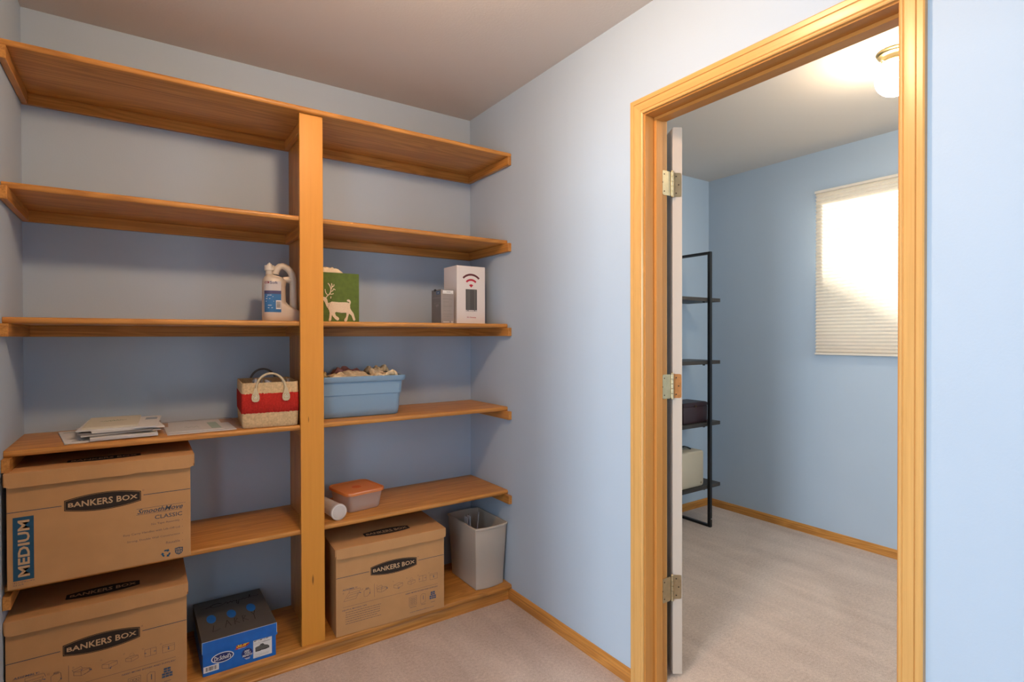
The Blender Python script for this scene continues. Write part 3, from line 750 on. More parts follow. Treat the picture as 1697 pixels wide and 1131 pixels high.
cur = [(0, .30), (.05, .42), (.12, .52), (.22, .60), (.30, .50), (.24, .62), (.14, .58), (.08, .40), (.12, .28), (.24, .26), (.34, .40), (.38, .52), (.41, .38), (.38, .30), (.44, .42), (.46, .52), (.48, .34), (.52, .50), (.55, .36), (.58, .48), (.56, .10), (.58, .0), (.62, .46), (.66, .38), (.70, .52), (.72, .38), (.78, .50), (.80, .40), (.84, .74), (.83, .44), (.90, .50), (.96, .42), (1.0, .52)]
P.path([(.035 + p[0] * .195, .238 + p[1] * .085) for p in cur], .0026)
P.line((.018, .268), (.060, .272), .0012); P.line((.17, .292), (.205, .300), .0012)
P.build('marker_scrawl', M_ink, slid, 'black marker handwriting')
P = Print(top(h_, .0006))
def seg(pts): P.path([(q[0], yb + (q[1] - yb) * 1.9) for q in pts], .0018)
yb = .058
seg([(.046, yb + .026), (.038, yb), (.052, yb + .002), (.064, yb + .006)])
seg([(.080, yb + .004), (.092, yb + .034), (.100, yb + .006)]); seg([(.084, yb + .018), (.097, yb + .020)])
seg([(.113, yb + .006), (.117, yb + .034), (.127, yb + .030), (.117, yb + .020), (.130, yb + .008)])
seg([(.142, yb + .008), (.145, yb + .036), (.156, yb + .032), (.146, yb + .022), (.160, yb + .010)])
seg([(.178, yb + .042), (.184, yb + .028), (.192, yb + .046)]); seg([(.184, yb + .028), (.182, yb + .006)])
P.build('marker_lettering', M_ink, slid, 'thin handwritten capitals')
P = Print(front(.0005)); P.rect(.0018, .0125, .0500, .0345); bc = P.build('barcode_label', M_wht, sbody)
P = Print(front(.0008)); random.seed(3); u = .0075
while u < .044:
    l = random.choice((.0007, .0012, .002)); P.rect(u, .017, u + l, .031); u += l + random.choice((.0008, .0013, .0022))
P.build('bars', M_ink, bc)
P = Print(front(.0005)); P.arc((.0622, .0520), 0.0, .0365, 0, 360, 36, sy=.50); ov = P.build('logo_oval', M_wht, sbody, 'white rimmed dark blue oval')
P = Print(front(.0008)); P.arc((.0622, .0520), 0.0, .0330, 0, 360, 36, sy=.46); P.build('oval_field', mat('navy_print', (.008, .02, .13), .5), ov)
P = Print(front(.0011)); P.text("Dr.Scholl's", .0350, .0440, .0895, .0600, bold=.022, shear=.15); P.build('lettering', M_wht, ov)
M_red = mat('red_print', (.45, .02, .02), .55); M_yel = mat('yellow_print', (.85, .62, .03), .55)
P = Print(front(.0005)); P.poly([(.1010, .0640), (.1060, .0700), (.1050, .0760), (.1120, .0800), (.1500, .0815), (.1495, .0730), (.1400, .0660), (.1100, .0640)]); sl = P.build('red_flash', M_red, sbody)
P = Print(front(.0009)); P.text('SLIP', .1065, .0700, .1485, .0825, bold=.030, shear=.35); P.build('lettering', M_yel, sl)
P = Print(front(.0009)); P.text('RESISTANT', .1120, .0632, .1380, .0665, bold=.012, shear=.2); P.build('small_lettering', M_wht, sl)
P = Print(front(.0005)); P.arc((.1420, .0400), 0, .0185, 0, 360, 24, sy=.95); bg_ = P.build('round_badge', mat('navy_print', (.008, .02, .13), .5), sbody)
P = Print(front(.0009)); P.text('ARE', .1320, .0450, .1500, .0520, bold=.03, shear=.1); P.text('YOU', .1330, .0370, .1540, .0440, bold=.03, shear=.1); P.text('READY?', .1270, .0285, .1600, .0360, bold=.03, shear=.1)
P.build('lettering', M_wht, bg_)
P = Print(front(.0009)); P.rect(.134, .0215, .152, .0230); P.rect(.137, .0180, .150, .0195); P.build('small_print', M_wht, sbody)
P = Print(front(.0005)); P.rect(.1628, .0120, .2268, .0795); lbw = P.build('size_label', M_wht, sbody, 'white label with a grey shoe picture')
P = Print(front(.0009)); P.text('43', .1650, .0720, .1720, .0770, bold=.02); P.text('1/2', .1728, .0738, .1755, .0770); P.text('38', .1850, .0720, .1920, .0770, bold=.02); P.text('1/2', .1928, .0738, .1955, .0770); P.text('9', .2080, .0720, .2118, .0770, bold=.02); P.text('1/2', .2125, .0738, .2152, .0770)
P.rect(.1815, .0665, .1820, .079); P.rect(.2020, .0665, .2025, .079); P.rect(.1640, .0655, .2260, .0660); P.rect(.1950, .0640, .2200, .0648)
P.rect(.1660, .0610, .1870, .0614); P.rect(.1680, .0225, .2180, .0229); P.rect(.1840, .0180, .2160, .0186); P.rect(.166, .0150, .186, .0156)
P.build('lettering', M_ink, lbw)
P = Print(front(.0009)); P.rect(.1690, .0795, .2268, .0815); P.build('red_heading', M_red, lbw)
P = Print(front(.0011)); P.poly([(.1700, .0345), (.1695, .0500), (.1740, .0520), (.1830, .0535), (.1880, .0590), (.1960, .0595), (.2010, .0530), (.2120, .0490), (.2180, .0430), (.2175, .0370), (.2050, .0345), (.1900, .0355), (.1860, .0340)])
shp = P.build('shoe_picture', mat('shoe_grey', (.10, .10, .095), .7), lbw)
P = Print(front(.0013)); P.line((.1700, .0360), (.2178, .0378), .002); P.line((.1885, .0580), (.1960, .0510), .0012); P.line((.1935, .0590), (.2000, .0520), .0012); P.build('shoe_lines', M_ink, shp)

# ------------------------------------------------------------------ papers on the fourth shelf
Z4 = S[4] + .0004
def sheets(name, label, cat, cx, cy, w, d, h, rz, z, m, group, tilt=(0, 0), n=1, edge=None):
    t = thing(name, label, cat, (cx, cy, z), rz, group=group)
    b = nbm()
    if n == 1:
        box(b, -w / 2, w / 2, -d / 2, d / 2, 0, h)
    else:
        for k in range(n):
            ox, oy = random.uniform(-.0008, .0008), random.uniform(-.0008, .0008)
            box(b, -w / 2 + ox, w / 2 + ox, -d / 2 + oy, d / 2 + oy, h * k / n, h * (k + .8) / n)
    t.rotation_euler = (radians(tilt[0]), radians(tilt[1]), radians(rz))
    finish('pages' if n > 1 else 'sheet', b, m, t)
    return t
G = 'papers piled on the fourth shelf'
random.seed(11)
mg = sheets('magazine', 'white folder lying under the left end of the paper pile', 'paper', -1.597, -.178, .212, .290, .0035, 8.5, Z4, M_paper, G, n=2)
P = Print(top(.0035, .0003)); P.text('MOVING', -.092, .075, -.045, .086, bold=.03); P.build('heading', M_printd, mg)if False else None
P = Print(top(.0035, .0004)); P.rect(-.094, .098, -.030, .104); P.rect(-.086, -.118, -.062, -.110); P.rect(-.058, -.118, -.050, -.112); P.build('grey_heading', M_printd, mg)
sheets('booklet', 'thick white booklet at the front bottom of the paper pile', 'booklet', -1.5250, -.2040, .186, .262, .0095, 0.8, Z4 + .0037, M_paper, G, n=5)
sheets('envelope', 'brown envelope sandwiched in the paper pile', 'envelope', -1.5250, -.182, .190, .235, .0022, -2.5, Z4 + .0136, mat('kraft_paper', (.34, .25, .16), .85), G)
sheets('folded_letter', 'grey folded letter jutting left from the paper pile', 'paper', -1.5460, -.190, .222, .225, .0030, 7.5, Z4 + .0161, M_paper2, G, n=2)
sheets('catalog', 'dark edged catalogue in the middle of the paper pile', 'paper', -1.5330, -.186, .205, .240, .0042, -8.0, Z4 + .0194, mat('dark_edge', (.26, .26, .27), .7), G, n=2)
sheets('letter_sheet', 'white letter sheets sticking out at the right of the pile', 'paper', -1.5230, -.180, .205, .225, .0050, 6.0, Z4 + .0239, M_paper, G, n=3)
lf = sheets('leaflet', 'white leaflet with a blue picture under the top booklet', 'paper', -1.5350, -.170, .224, .240, .0035, -5.0, Z4 + .0325, M_paper, G, tilt=(1.6, 0), n=1)
P = Print(top(.0035, .0003)); P.rect(.066, .035, .102, .085); P.build('picture', mat('blue_grey_photo', (.28, .34, .42), .6), lf)
tbk = sheets('top_booklet', 'cream booklet with green script on top of the paper pile', 'booklet', -1.5600, -.160, .152, .225, .0065, -3.0, Z4 + .0364, M_cream, G, tilt=(1.6, 0), n=2)
P = Print(top(.0066, .0004))
P.path([(-.038 + .076 * k / 22, .004 + .013 * sin(k * 1.9) * (1 - abs(k - 11) / 16) + .006 * (k / 22)) for k in range(23)], .0030)
P.build('green_script', M_printg, tbk)
# clear plastic sleeve with leaflets
sl_ = thing('plastic_sleeve', 'clear plastic sleeve of white leaflets between the paper pile and the basket', 'sleeve', (-1.295, -.180, Z4), 1.5)
b = nbm(); nx, ny = 26, 18; vs = {}
for i in range(nx + 1):
    for j in range(ny + 1):
        u, v = -.122 + .252 * i / nx, -.172 + .335 * j / ny
        e = min(i, nx - i, j, ny - j)
        z = .0065 + (.004 if e > 1 else 0) + .0045 * noise.noise(Vector((u * 22, v * 16, 3))) * (1 if e > 0 else .4) + (.008 * noise.noise(Vector((u * 60, v * 30, 9))) if i in (nx, nx - 1, 0) else 0)
        vs[i, j] = b.verts.new((u, v, max(z, .0008 if e == 0 else .0062)))
for i in range(nx):
    for j in range(ny): b.faces.new((vs[i, j], vs[i + 1, j], vs[i + 1, j + 1], vs[i, j + 1]))
M_film = translucent('clear_film', (.85, .85, .87), .4, .15, .10, clear=.84)
finish('film', b, M_film, sl_, smooth=60)
b = nbm(); box(b, -.112, .104, -.155, .040, .0005, .0030); pl_ = finish('leaflet_stack', b, M_paper, sl_)
b = nbm(); bx2 = box(b, -.100, .075, -.120, .135, .0032, .0052); bmesh.ops.rotate(b, verts=b.verts, matrix=Matrix.Rotation(radians(-3), 3, 'Z')); pl2 = finish('top_leaflet', b, M_paper, sl_)
P = Print(lambda u, v: (u, v, .0056)); P.rect(.030, -.105, .062, .060); P.build('green_panel', mat('pale_green_print', (.33, .47, .40), .8), pl2)
P = Print(lambda u, v: (u, v, .0056)); P.path([(-.050 + .044 * k / 8, -.030 + .022 * sin(k * 2.1)) for k in range(9)], .0022); P.build('grey_script', mat('pale_print', (.42, .45, .43), .8), pl2)

# ------------------------------------------------------------------ striped basket
def weave(name, col, sc=260):
    m = mat(name, col, .9, noise_amt=.16, noise_scale=150, spec=.1)
    nt = m.node_tree; bq = nt.nodes['Principled BSDF']; tc = nt.nodes.new('ShaderNodeTexCoord')
    wv = nt.nodes.new('ShaderNodeTexWave'); wv.inputs['Scale'].default_value = sc; wv.inputs['Distortion'].default_value = 2.5; wv.inputs['Detail'].default_value = 2; wv.inputs['Detail Scale'].default_value = 3
    nt.links.new(tc.outputs['Object'], wv.inputs['Vector'])
    bm_ = nt.nodes.new('ShaderNodeBump'); bm_.inputs['Strength'].default_value = .8; bm_.inputs['Distance'].default_value = .0012
    nt.links.new(wv.outputs['Fac'], bm_.inputs['Height']); nt.links.new(bm_.outputs[0], bq.inputs['Normal'])
    return m
M_nat = weave('natural_weave', (.64, .45, .245), 90); M_redw = weave('red_weave', (.46, .028, .020), 90)
M_strap = mat('cream_strap', (.52, .42, .26), .5)
bk = thing('woven_basket', 'cream woven basket with a broad red stripe and two handles', 'basket', (-1.0610, -.2080, S[4] + .0003), -4.5)
bw, bd_, bh = .200, .290, .1700
def bring(z, grow=0.0):
    t = z / bh; g = .006 * sin(pi * min(1, max(0, t * .9 + .05)))
    return rr(bw - .008 + g + .004 * t + grow, bd_ - .008 + g + .004 * t + grow, .012, 5)
b = nbm(); zs = [0, .004, .03, .06, .09, .12, .15, bh]
rings = [zring(bring(z, -.006 if z == 0 else 0), z) for z in zs]
rings += [zring(bring(bh, -.006), bh), zring(bring(.02, -.010), .006)]
loft(b, rings); finish('body', b, M_nat, bk, smooth=60)
b = nbm(); n_ = 0
lo = [.0565, .130]; rA = bring(.06, .0014); ring_lo = []; ring_hi = []
def dense(pts, k=6):
    o = []
    for i, p in enumerate(pts):
        q = pts[(i + 1) % len(pts)]; L_ = sqrt((q[0] - p[0]) ** 2 + (q[1] - p[1]) ** 2); m_ = max(1, int(L_ / .0022))
        for j in range(m_): o.append((p[0] + (q[0] - p[0]) * j / m_, p[1] + (q[1] - p[1]) * j / m_))
    return o
R1 = dense(bring(.0565, .0016)); n1 = len(R1)
random.seed(4)
def lerp_ring(z, grow): 
    base = bring(z, grow); w1 = max(p[0] for p in base); d1 = max(p[1] for p in base); w0 = max(p[0] for p in R1); d0 = max(p[1] for p in R1)
    return [(p[0] * w1 / w0, p[1] * d1 / d0) for p in R1]
jl_ = [random.uniform(-.0016, .0016) for _ in R1]; jh_ = [random.uniform(-.0018, .0018) for _ in R1]
rg = [[(p[0], p[1], .0560 + j) for p, j in zip(lerp_ring(.0565, -.001), jl_)], [(p[0], p[1], .0570 + j) for p, j in zip(lerp_ring(.0565, .0020), jl_)],
      [(p[0], p[1], .093) for p in lerp_ring(.093, .0020)], [(p[0], p[1], .1290 + j) for p, j in zip(lerp_ring(.129, .0020), jh_)], [(p[0], p[1], .1300 + j) for p, j in zip(lerp_ring(.129, -.001), jh_)]]
loft(b, rg, False, False); finish('red_stripe', b, M_redw, bk, smooth=60)
def handle(y, yo, rise, lean, m_, u0=-.053, u1=.053):
    pts = []; rad = []
    for k in range(25):
        a = pi * k / 24; x = (u1 + u0) / 2 - (u1 - u0) / 2 * cos(a); z = .128 + rise * sin(a) ** .8
        pts.append((x, y + lean * sin(a), z)); rad.append(.0042)
    hb = nbm(); tube(hb, [(u0 - .001, y, .118)] + pts + [(u1 + .001, y, .118)], .0042, 10, up=(0, 1, 0), radii=[.0055] + rad + [.0055])
    hd = finish('handle', hb, m_, bk, smooth=True)
    tb2 = nbm()
    for u in (u0, u1):
        pr = [(u + p[0], .118 + p[1]) for p in ((-.0040, .032), (.0040, .032), (.0090, .015), (.0132, .005), (.0140, -.007), (.0112, -.015), (.005, -.0190), (-.005, -.0190), (-.0112, -.015), (-.0140, -.007), (-.0132, .005), (-.0090, .015))]
        prism(tb2, pr, 'Y', y, y + yo * .0030)
    finish_each('handle_tab', tb2, m_, hd, bevel=.0006)
    st = nbm()
    for u in (u0, u1):
        for (a, c) in (((-.004, -.003), (.004, .007)), ((-.004, .007), (.004, -.003))):
            tube(st, [(u + a[0], y + yo * .0034, .116 + a[1]), (u + c[0], y + yo * .0034, .116 + c[1])], .0008, 6, up=(0, 1, 0))
    finish_each('stitching', st, M_wht, hd)
    ey = nbm()
    for u in (u0, u1):
        for (a, c) in ((-.006, .0095), (.006, .0095), (-.006, -.0045), (.006, -.0045)):
            loft(ey, [[(u + a + .0011 * cos(2 * pi * q / 8), y + yo * (.0030 + t), .1155 + c + .0011 * sin(2 * pi * q / 8)) for q in range(8)] for t in (0, .0004)])
    finish_each('stitch_hole', ey, M_ink, hd)
handle(-.1505, -1, .0760, .006, M_strap)
handle(.1485, 1, .078, .006, mat('grey_strap', (.12, .11, .10), .5))
b = nbm(); random.seed(8)
for k in range(9):
    cx, cy = random.uniform(-.06, .08), random.uniform(-.05, .07); a = random.uniform(0, 3)
    tube(b, [(cx, cy, .10), (cx + .01 * cos(a), cy + .01 * sin(a), .135), (cx + .018 * cos(a), cy + .015 * sin(a), .158 + .004 * (k % 3))], .008, 8, flat=.3)
tag(finish('crumpled_bag', b, translucent('grey_film', (.5, .5, .52), .3, .2, .15), None, smooth=60, loc=(-1.0510, -.1900, S[4] + .006)), 'grey crumpled plastic wrap stuffed inside the striped basket', 'wrap')

# ------------------------------------------------------------------ blue storage bin with cloths
M_bin = mat('blue_plastic', (.20, .315, .44), .42, spec=.4, bump=.15, bump_scale=300)
bn = thing('storage_bin', 'pale blue plastic storage bin heaped with cloths', 'bin', (-.6935, -.1700, S[4] + .0003), -4.0)
def R(w, d, z, r=.025): return zring(rr(w, d, r, 6), z)
b = nbm()
loft(b, [R(.322, .205, 0, .02), R(.336, .219, .006, .024), R(.345, .228, .030), R(.354, .236, .094), R(.3545, .2365, .0955), R(.362, .244, .0965), R(.366, .248, .135), R(.368, .250, .150),
         R(.382, .264, .1515), R(.390, .272, .158), R(.392, .274, .172), R(.388, .270, .1745), R(.368, .250, .1745), R(.362, .244, .168), R(.330, .212, .010)])
body = finish('body', b, M_bin, bn, smooth=40)
b = nbm()
box(b, .190, .206, -.030, .030, .150, .168, bev=.004); box(b, -.206, -.190, -.030, .030, .150, .168, bev=.004)
finish_each('latch_tab', b, M_bin, bn)
def cloth(name, label, m_, cx, cy, z, w, d, amp, seed, rz=0, sag=.0, folds=3, thick=.004):
    b = nbm(); nx, ny = 34, 20; vs = {}
    for i in range(nx + 1):
        for j in range(ny + 1):
            s, t = i / nx - .5, j / ny - .5
            e = 1 - max(abs(s), abs(t)) * 2
            p = Vector((s * w * 15 + seed, t * d * 15, seed * 1.7))
            hgt = amp * (.55 + 1.25 * noise.noise(p * .8) + .8 * noise.noise(p * 2.0)) + amp * .4 * sin((s * folds + t * .6) * pi + seed) ** 2
            wob = .009 * noise.noise(Vector((s * 9, t * 9, seed + 5)))
            vs[i, j] = b.verts.new((s * w + wob, t * d + .010 * noise.noise(Vector((s * 9, t * 9, seed + 9))), max(0, hgt) * min(1, e * 5 + .25) - (0.0 if e > .05 else sag)))
    for i in range(nx):
        for j in range(ny): b.faces.new((vs[i, j], vs[i + 1, j], vs[i + 1, j + 1], vs[i, j + 1]))
    o = finish(name, b, m_, None, smooth=60, loc=(cx, cy, z)); o.rotation_euler.z = radians(rz)
    md = o.modifiers.new('thickness', 'SOLIDIFY'); md.thickness = thick; md.offset = -1
    return tag(o, label, 'cloth', 'cloths heaped in the blue bin')
M_c1 = mat('cream_cloth', (.62, .50, .33), .95, noise_amt=.18, noise_scale=70, bump=.4, bump_scale=250)
M_c2 = mat('spotted_cloth', (.58, .44, .26), .95, noise_amt=.35, noise_scale=120)
M_c3 = mat('pink_cloth', (.46, .20, .17), .95, noise_amt=.1, noise_scale=90)
M_c4 = mat('tan_cloth', (.42, .29, .13), .95, noise_amt=.3, noise_scale=60)
ZB = S[4] + .166
cloth('cloth', 'cream cloth folded across the middle of the blue bin', M_c1, -.7300, -.205, ZB, .168, .140, .014, 1.3, -4, folds=4)
cloth('cloth', 'pale spotted cloth bunched at the right end of the blue bin', M_c1, -.5830, -.222, ZB, .110, .125, .026, 4.1, -6, folds=2)
cloth('cloth', 'pink cloth tucked behind the cream one in the blue bin', M_c3, -.700, -.085, ZB + .006, .130, .078, .020, 7.2, -4, folds=2)
cloth('cloth', 'tan cloth crumpled at the left end of the blue bin', M_c4, -.8480, -.170, ZB, .050, .110, .022, 9.5, -4, folds=1)
cloth('cloth', 'golden cloth ruffled at the back right of the blue bin', M_c2, -.570, -.100, ZB + .006, .110, .090, .022, 12.4, -4, folds=3)

# ------------------------------------------------------------------ food container and tumbler on the fifth shelf
M_clear = translucent('frosted_plastic', (.86, .76, .68), .45, .25, .08, clear=.50)
M_orange = translucent('orange_lid', (.88, .29, .06), .35, .3, .10)
fc = thing('food_container', 'square frosted food container with an orange lid', 'container', (-.6920, -.1880, S[5] + .0003), 9)
b = nbm()
loft(b, [R(.140, .150, 0, .02), R(.150, .160, .005, .024), R(.158, .170, .030, .026), R(.170, .184, .074, .028), R(.176, .190, .076, .030), R(.176, .190, .079, .030), R(.168, .182, .079, .027), R(.164, .178, .074, .026), R(.152, .164, .030, .024), R(.140, .150, .004, .02)])
finish('tub', b, M_clear, fc, smooth=50)
b = nbm()
loft(b, [R(.178, .192, .074, .030), R(.184, .198, .075, .032), R(.187, .201, .083, .033), R(.184, .198, .0875, .033), R(.174, .188, .088, .030), R(.168, .182, .0840, .028), R(.060, .074, .0845, .020)], cap0=False)
lid_ = finish('lid', b, M_orange, fc, smooth=50)
b = nbm(); lathe(b, [(.020, .0843), (.020, .0855), (.015, .0858), (.014, .0850)], 28); finish('lid_emblem', b, translucent('deep_orange', (.80, .16, .03), .2, .3, .08), lid_)
b = nbm(); box(b, .010, .030, .096, .108, .0805, .0845, bev=.0015); finish('lid_tab', b, M_orange, lid_)
tu = thing('tumbler', 'frosted plastic tumbler lying on its side by the post', 'tumbler', (-.8130, -.3350, S[5] + .0335), 0)
b = nbm()
lathe(b, [(.0290, 0.000), (.0322, .0015), (.0330, .004), (.0330, .008), (.0312, .010), (.0305, .03), (.0275, .165), (.0265, .172), (.012, .173)], 36)
bmesh.ops.rotate(b, verts=b.verts, matrix=Matrix.Rotation(radians(-90), 3, 'X')); bmesh.ops.rotate(b, verts=b.verts, matrix=Matrix.Rotation(radians(7.5), 3, 'Z')); 
M_tum = translucent('milky_plastic', (.84, .78, .73), .4, .3, .10, clear=.15)
finish('cup', b, M_tum, tu, smooth=40)
b = nbm(); lathe(b, [(.0335, -.0010), (.0335, .0070), (.0318, .0070), (.0318, .0), (.0270, -.0010), (.0262, .0008), (.004, .0010)], 36, cap0=False)
bmesh.ops.rotate(b, verts=b.verts, matrix=Matrix.Rotation(radians(-90), 3, 'X')); bmesh.ops.rotate(b, verts=b.verts, matrix=Matrix.Rotation(radians(7.5), 3, 'Z'))
finish('seal_lid', b, translucent('seal_plastic', (.90, .85, .80), .4, .3, .12), tu, smooth=40)

# ------------------------------------------------------------------ waste bin
M_grey = mat('grey_plastic', (.50, .45, .38), .5, spec=.4, bump=.12, bump_scale=350)
wb = thing('waste_bin', 'tall grey plastic waste bin with bowed ends in the shelf corner', 'bin', (-.0995, -.2300, TT + .0003), 0)
def TR(w, d, z, r=.004, bl=.013): return zring(rr(w, d, r, 3, cx=0, cy=0, bulge=bl), z)
b = nbm()
loft(b, [TR(.150, .235, 0), TR(.154, .240, .003), TR(.1635, .2555, .148), TR(.1650, .2575, .150), TR(.176, .272, .286), TR(.184, .281, .289, .006), TR(.186, .283, .295, .006), TR(.184, .281, .2985, .006), TR(.174, .270, .2985, .005), TR(.170, .266, .290), TR(.146, .230, .005)])
finish('body', b, M_grey, wb, smooth=30)
b = nbm(); lathe(b, [(.0022, 0), (.0022, .0006), (.0006, .0010)], 10); bmesh.ops.rotate(b, verts=b.verts, matrix=Matrix.Rotation(radians(90), 3, 'X')); bmesh.ops.translate(b, verts=b.verts, vec=(-.058, -.1405, .235)); finish('mould_mark', b, M_grey, wb)
b = nbm(); random.seed(21)
for k in range(5):
    cx, cy = -.045 + .014 * k, .035 + .012 * random.uniform(-1, 1); a = random.uniform(.2, .8)
    nb0 = nbm(); box(nb0, -.022, .022, -.0015, .0015, 0, .13 + .02 * random.random(), bev=.0005, seg=1)
    bmesh.ops.rotate(nb0, verts=nb0.verts, matrix=Matrix.Rotation(a + .8, 3, 'Z') @ Matrix.Rotation(radians(random.uniform(-12, 12)), 3, 'X'))
    bmesh.ops.translate(nb0, verts=nb0.verts, vec=(cx, cy, .162)); me_ = bpy.data.meshes.new('t'); nb0.to_mesh(me_); nb0.free(); b.from_mesh(me_); bpy.data.meshes.remove(me_)
box(b, -.06, .04, -.02, .08, .02, .12, bev=.01)
tag(finish('waste_paper', b, mat('dull_paper', (.66, .66, .67), .8), None, loc=(-.0995, -.2300, TT)), 'folded scraps of paper standing inside the grey waste bin', 'paper')

# ------------------------------------------------------------------ white router carton and small grey box
Z3 = S[3] + .0003
M_pwhite = mat('white_carton', (.76, .72, .69), .5, noise_amt=.01, noise_scale=10)
wf = thing('router_carton', 'tall white carton with a red signal symbol above a grey device', 'box', (-.2355, -.2800, Z3), 0)
b = nbm(); box(b, 0, .1570, 0, .132, 0, .2775, bev=.0008, seg=1); wbdy = finish('body', b, M_pwhite, wf)
M_dred = mat('dark_red_print', (.12, .025, .03), .5); M_rd = mat('crimson_print', (.48, .02, .05), .5)
o0 = (.0785, .1745)
P = Print(front(.0005)); P.arc(o0, .0575, .0670, 45, 135, 16); P.build('signal_arc', M_dred, wbdy, 'dark red arc')
P = Print(front(.0005)); P.arc(o0, .0325, .0420, 45, 135, 12); P.build('signal_arc', M_rd, wbdy, 'red arc')
P = Print(front(.0005)); P.poly([o0] + [(o0[0] + .0160 * cos(radians(a)), o0[1] + .0160 * sin(radians(a))) for a in range(45, 140, 10)]); P.build('signal_point', M_rd, wbdy, 'red wedge')
P = Print(front(.0005)); P.rect(.0485, .0670, .1105, .1660); dv = P.build('device_picture', mat('device_dark', (.035, .036, .035), .4), wbdy)
P = Print(front(.0008)); P.rect(.0525, .0675, .0755, .1645); P.rect(.0795, .0675, .0860, .1645); P.rect(.0905, .0675, .1065, .1645); P.build('device_sheen', mat('device_grey', (.115, .112, .105), .4), dv)
P = Print(front(.0005)); P.rect(.0485, .0650, .1105, .0668); P.rect(.0485, .0600, .0560, .0620); P.poly([(.0560, .0600), (.0600, .0655), (.0640, .0655), (.0620, .0600)]); P.rect(.0960, .0600, .1105, .0620); P.poly([(.0940, .0655), (.0980, .0655), (.1000, .0600), (.0950, .0600)]); P.rect(.062, .0590, .095, .0605)
P.build('device_foot', M_printd, dv)
P = Print(front(.0005)); P.text('5G Gateway', .0545, .0262, .1055, .0345, bold=.012); P.build('lettering', M_rd, wbdy)
P = Print(lambda u, v: (-.0004, u, v)); P.rect(.001, .001, .131, .2765); P.build('side_panel', mat('pale_lilac', (.74, .72, .74), .5), wbdy)
gb = thing('small_grey_box', 'small grey printed box standing left of the white carton', 'box', (-.3335, -.3100, Z3), 0)
b = nbm(); box(b, 0, .0665, 0, .098, 0, .1570, bev=.0008, seg=1); gbd = finish('body', b, mat('grey_card', (.27, .235, .215), .5, noise_amt=.06, noise_scale=20), gb)
P = Print(front(.0005)); P.rect(.0085, .1370, .0625, .1520); lw = P.build('white_label', M_wht, gbd)
P = Print(front(.0008)); P.rect(.028, .1445, .048, .1465); 
for k in range(6): P.rect(.012 + k * .008, .1400, .0170 + k * .008, .1410)
P.build('label_print', M_printd, lw)
P = Print(front(.0005)); 
for k, (a, c_, v) in enumerate(((.008, .058, .112), (.010, .040, .098), (.012, .056, .078), (.012, .050, .058), (.010, .058, .042), (.012, .044, .032))): P.rect(a, v, c_, v + .0012)
P.build('fine_print', mat('grey_fine', (.18, .16, .15), .6), gbd)
P = Print(front(.0005)); P.rect(.010, .004, .042, .009); P.rect(.052, .002, .060, .010); P.build('pale_marks', mat('pale_mark', (.55, .5, .46), .6), gbd)
P = Print(lambda u, v: (-.0004, u, v)); P.rect(.0005, .0005, .0975, .1565); sp = P.build('dark_side', mat('grey_card_dark', (.13, .125, .13), .35, noise_amt=.1, noise_scale=30), gbd)
P = Print(lambda u, v: (-.0008, .0975 - u, v)); P.rect(.050, .134, .088, .150); P.build('blue_logo_patch', mat('patch_blue', (.05, .11, .22), .5), sp)
P = Print(lambda u, v: (-.0010, .0975 - u, v)); P.text('HP', .0600, .1385, .0740, .1445, bold=.02) if False else P.rect(.064, .140, .074, .1425)
P.build('patch_mark', M_wht, sp)
b = nbm(); loft(b, [[(-.0004 - t, .060 + .012 * cos(a_ * pi / 6), .155 + .006 * sin(a_ * pi / 6)) for a_ in range(12)] for t in (0, .0015)]); finish('hang_tab', b, M_black, gbd)
P = Print(lambda u, v: (-.0008, .0975 - u, v)); P.rect(.012, .118, .085, .121); P.rect(.020, .094, .084, .0955); P.poly([(.040, .086), (.070, .090), (.075, .082), (.050, .074)]); P.build('side_print', mat('grey_side_print', (.22, .215, .22), .5), sp)

# ------------------------------------------------------------------ detergent jug
M_jug = mat('pearl_plastic', (.62, .54, .44), .34, spec=.5, noise_amt=.02, noise_scale=8)
jg = thing('refill_jug', 'cream plastic refill jug with a handle and a blue and white label', 'jug', (-1.0770, -.2180, Z3), 0)
k_ = .0003285
def jp(x, y): return ((x - 112) * k_, (920 - y) * k_)
b = nbm()
def jug_slice(z):   # half width left/right edges of the body by height
    pass
def prof_loft(bm, rows, depth0, n=7):
    """rows: (z, xl, xr, depth, r)"""
    loft(bm, [zring(rr(xr - xl, dp, min(r, (xr - xl) / 2 * .98, dp / 2 * .98), n, cx=(xl + xr) / 2, cy=0), z) for z, xl, xr, dp, r in rows])
rows = [(0, .004, .1420, .082, .030), (.003, .001, .1465, .088, .032), (.030, 0, .1455, .090, .034), (.045, 0, .134, .090, .034), (.058, 0, .112, .090, .034), (.068, 0, .094, .090, .036), (.080, 0, .086, .090, .036), (.140, 0, .084, .090, .036),
        (.155, .0005, .086, .088, .034), (.168, .002, .084, .082, .032), (.178, .008, .072, .070, .028), (.184, .013, .050, .052, .020), (.187, .0125, .0415, .036, .0165)]
prof_loft(b, rows, .09)
jb = finish('body', b, M_jug, jg, smooth=50)
b = nbm()
pts = [jp(262, 345), jp(268, 310), jp(285, 270), jp(312, 245), jp(345, 236), jp(385, 250), jp(425, 285), jp(452, 330), jp(464, 390), jp(467, 500), jp(467, 620), jp(468, 720), jp(470, 780), jp(480, 830)]
tube(b, [(p[0], 0, p[1]) for p in pts], .0125, 14, up=(0, 1, 0), radii=[.0135, .0132, .0132, .0132, .0132, .0134, .0138, .0142, .0145, .0145, .0145, .0145, .0155, .019])
finish('handle', b, M_jug, jg, smooth=50)
b = nbm(); tube(b, [(p[0], 0, p[1]) for p in (jp(350, 410), jp(400, 400), jp(455, 405))], .013, 12, up=(0, 1, 0)); finish('handle_bridge', b, M_jug, jg, smooth=50)
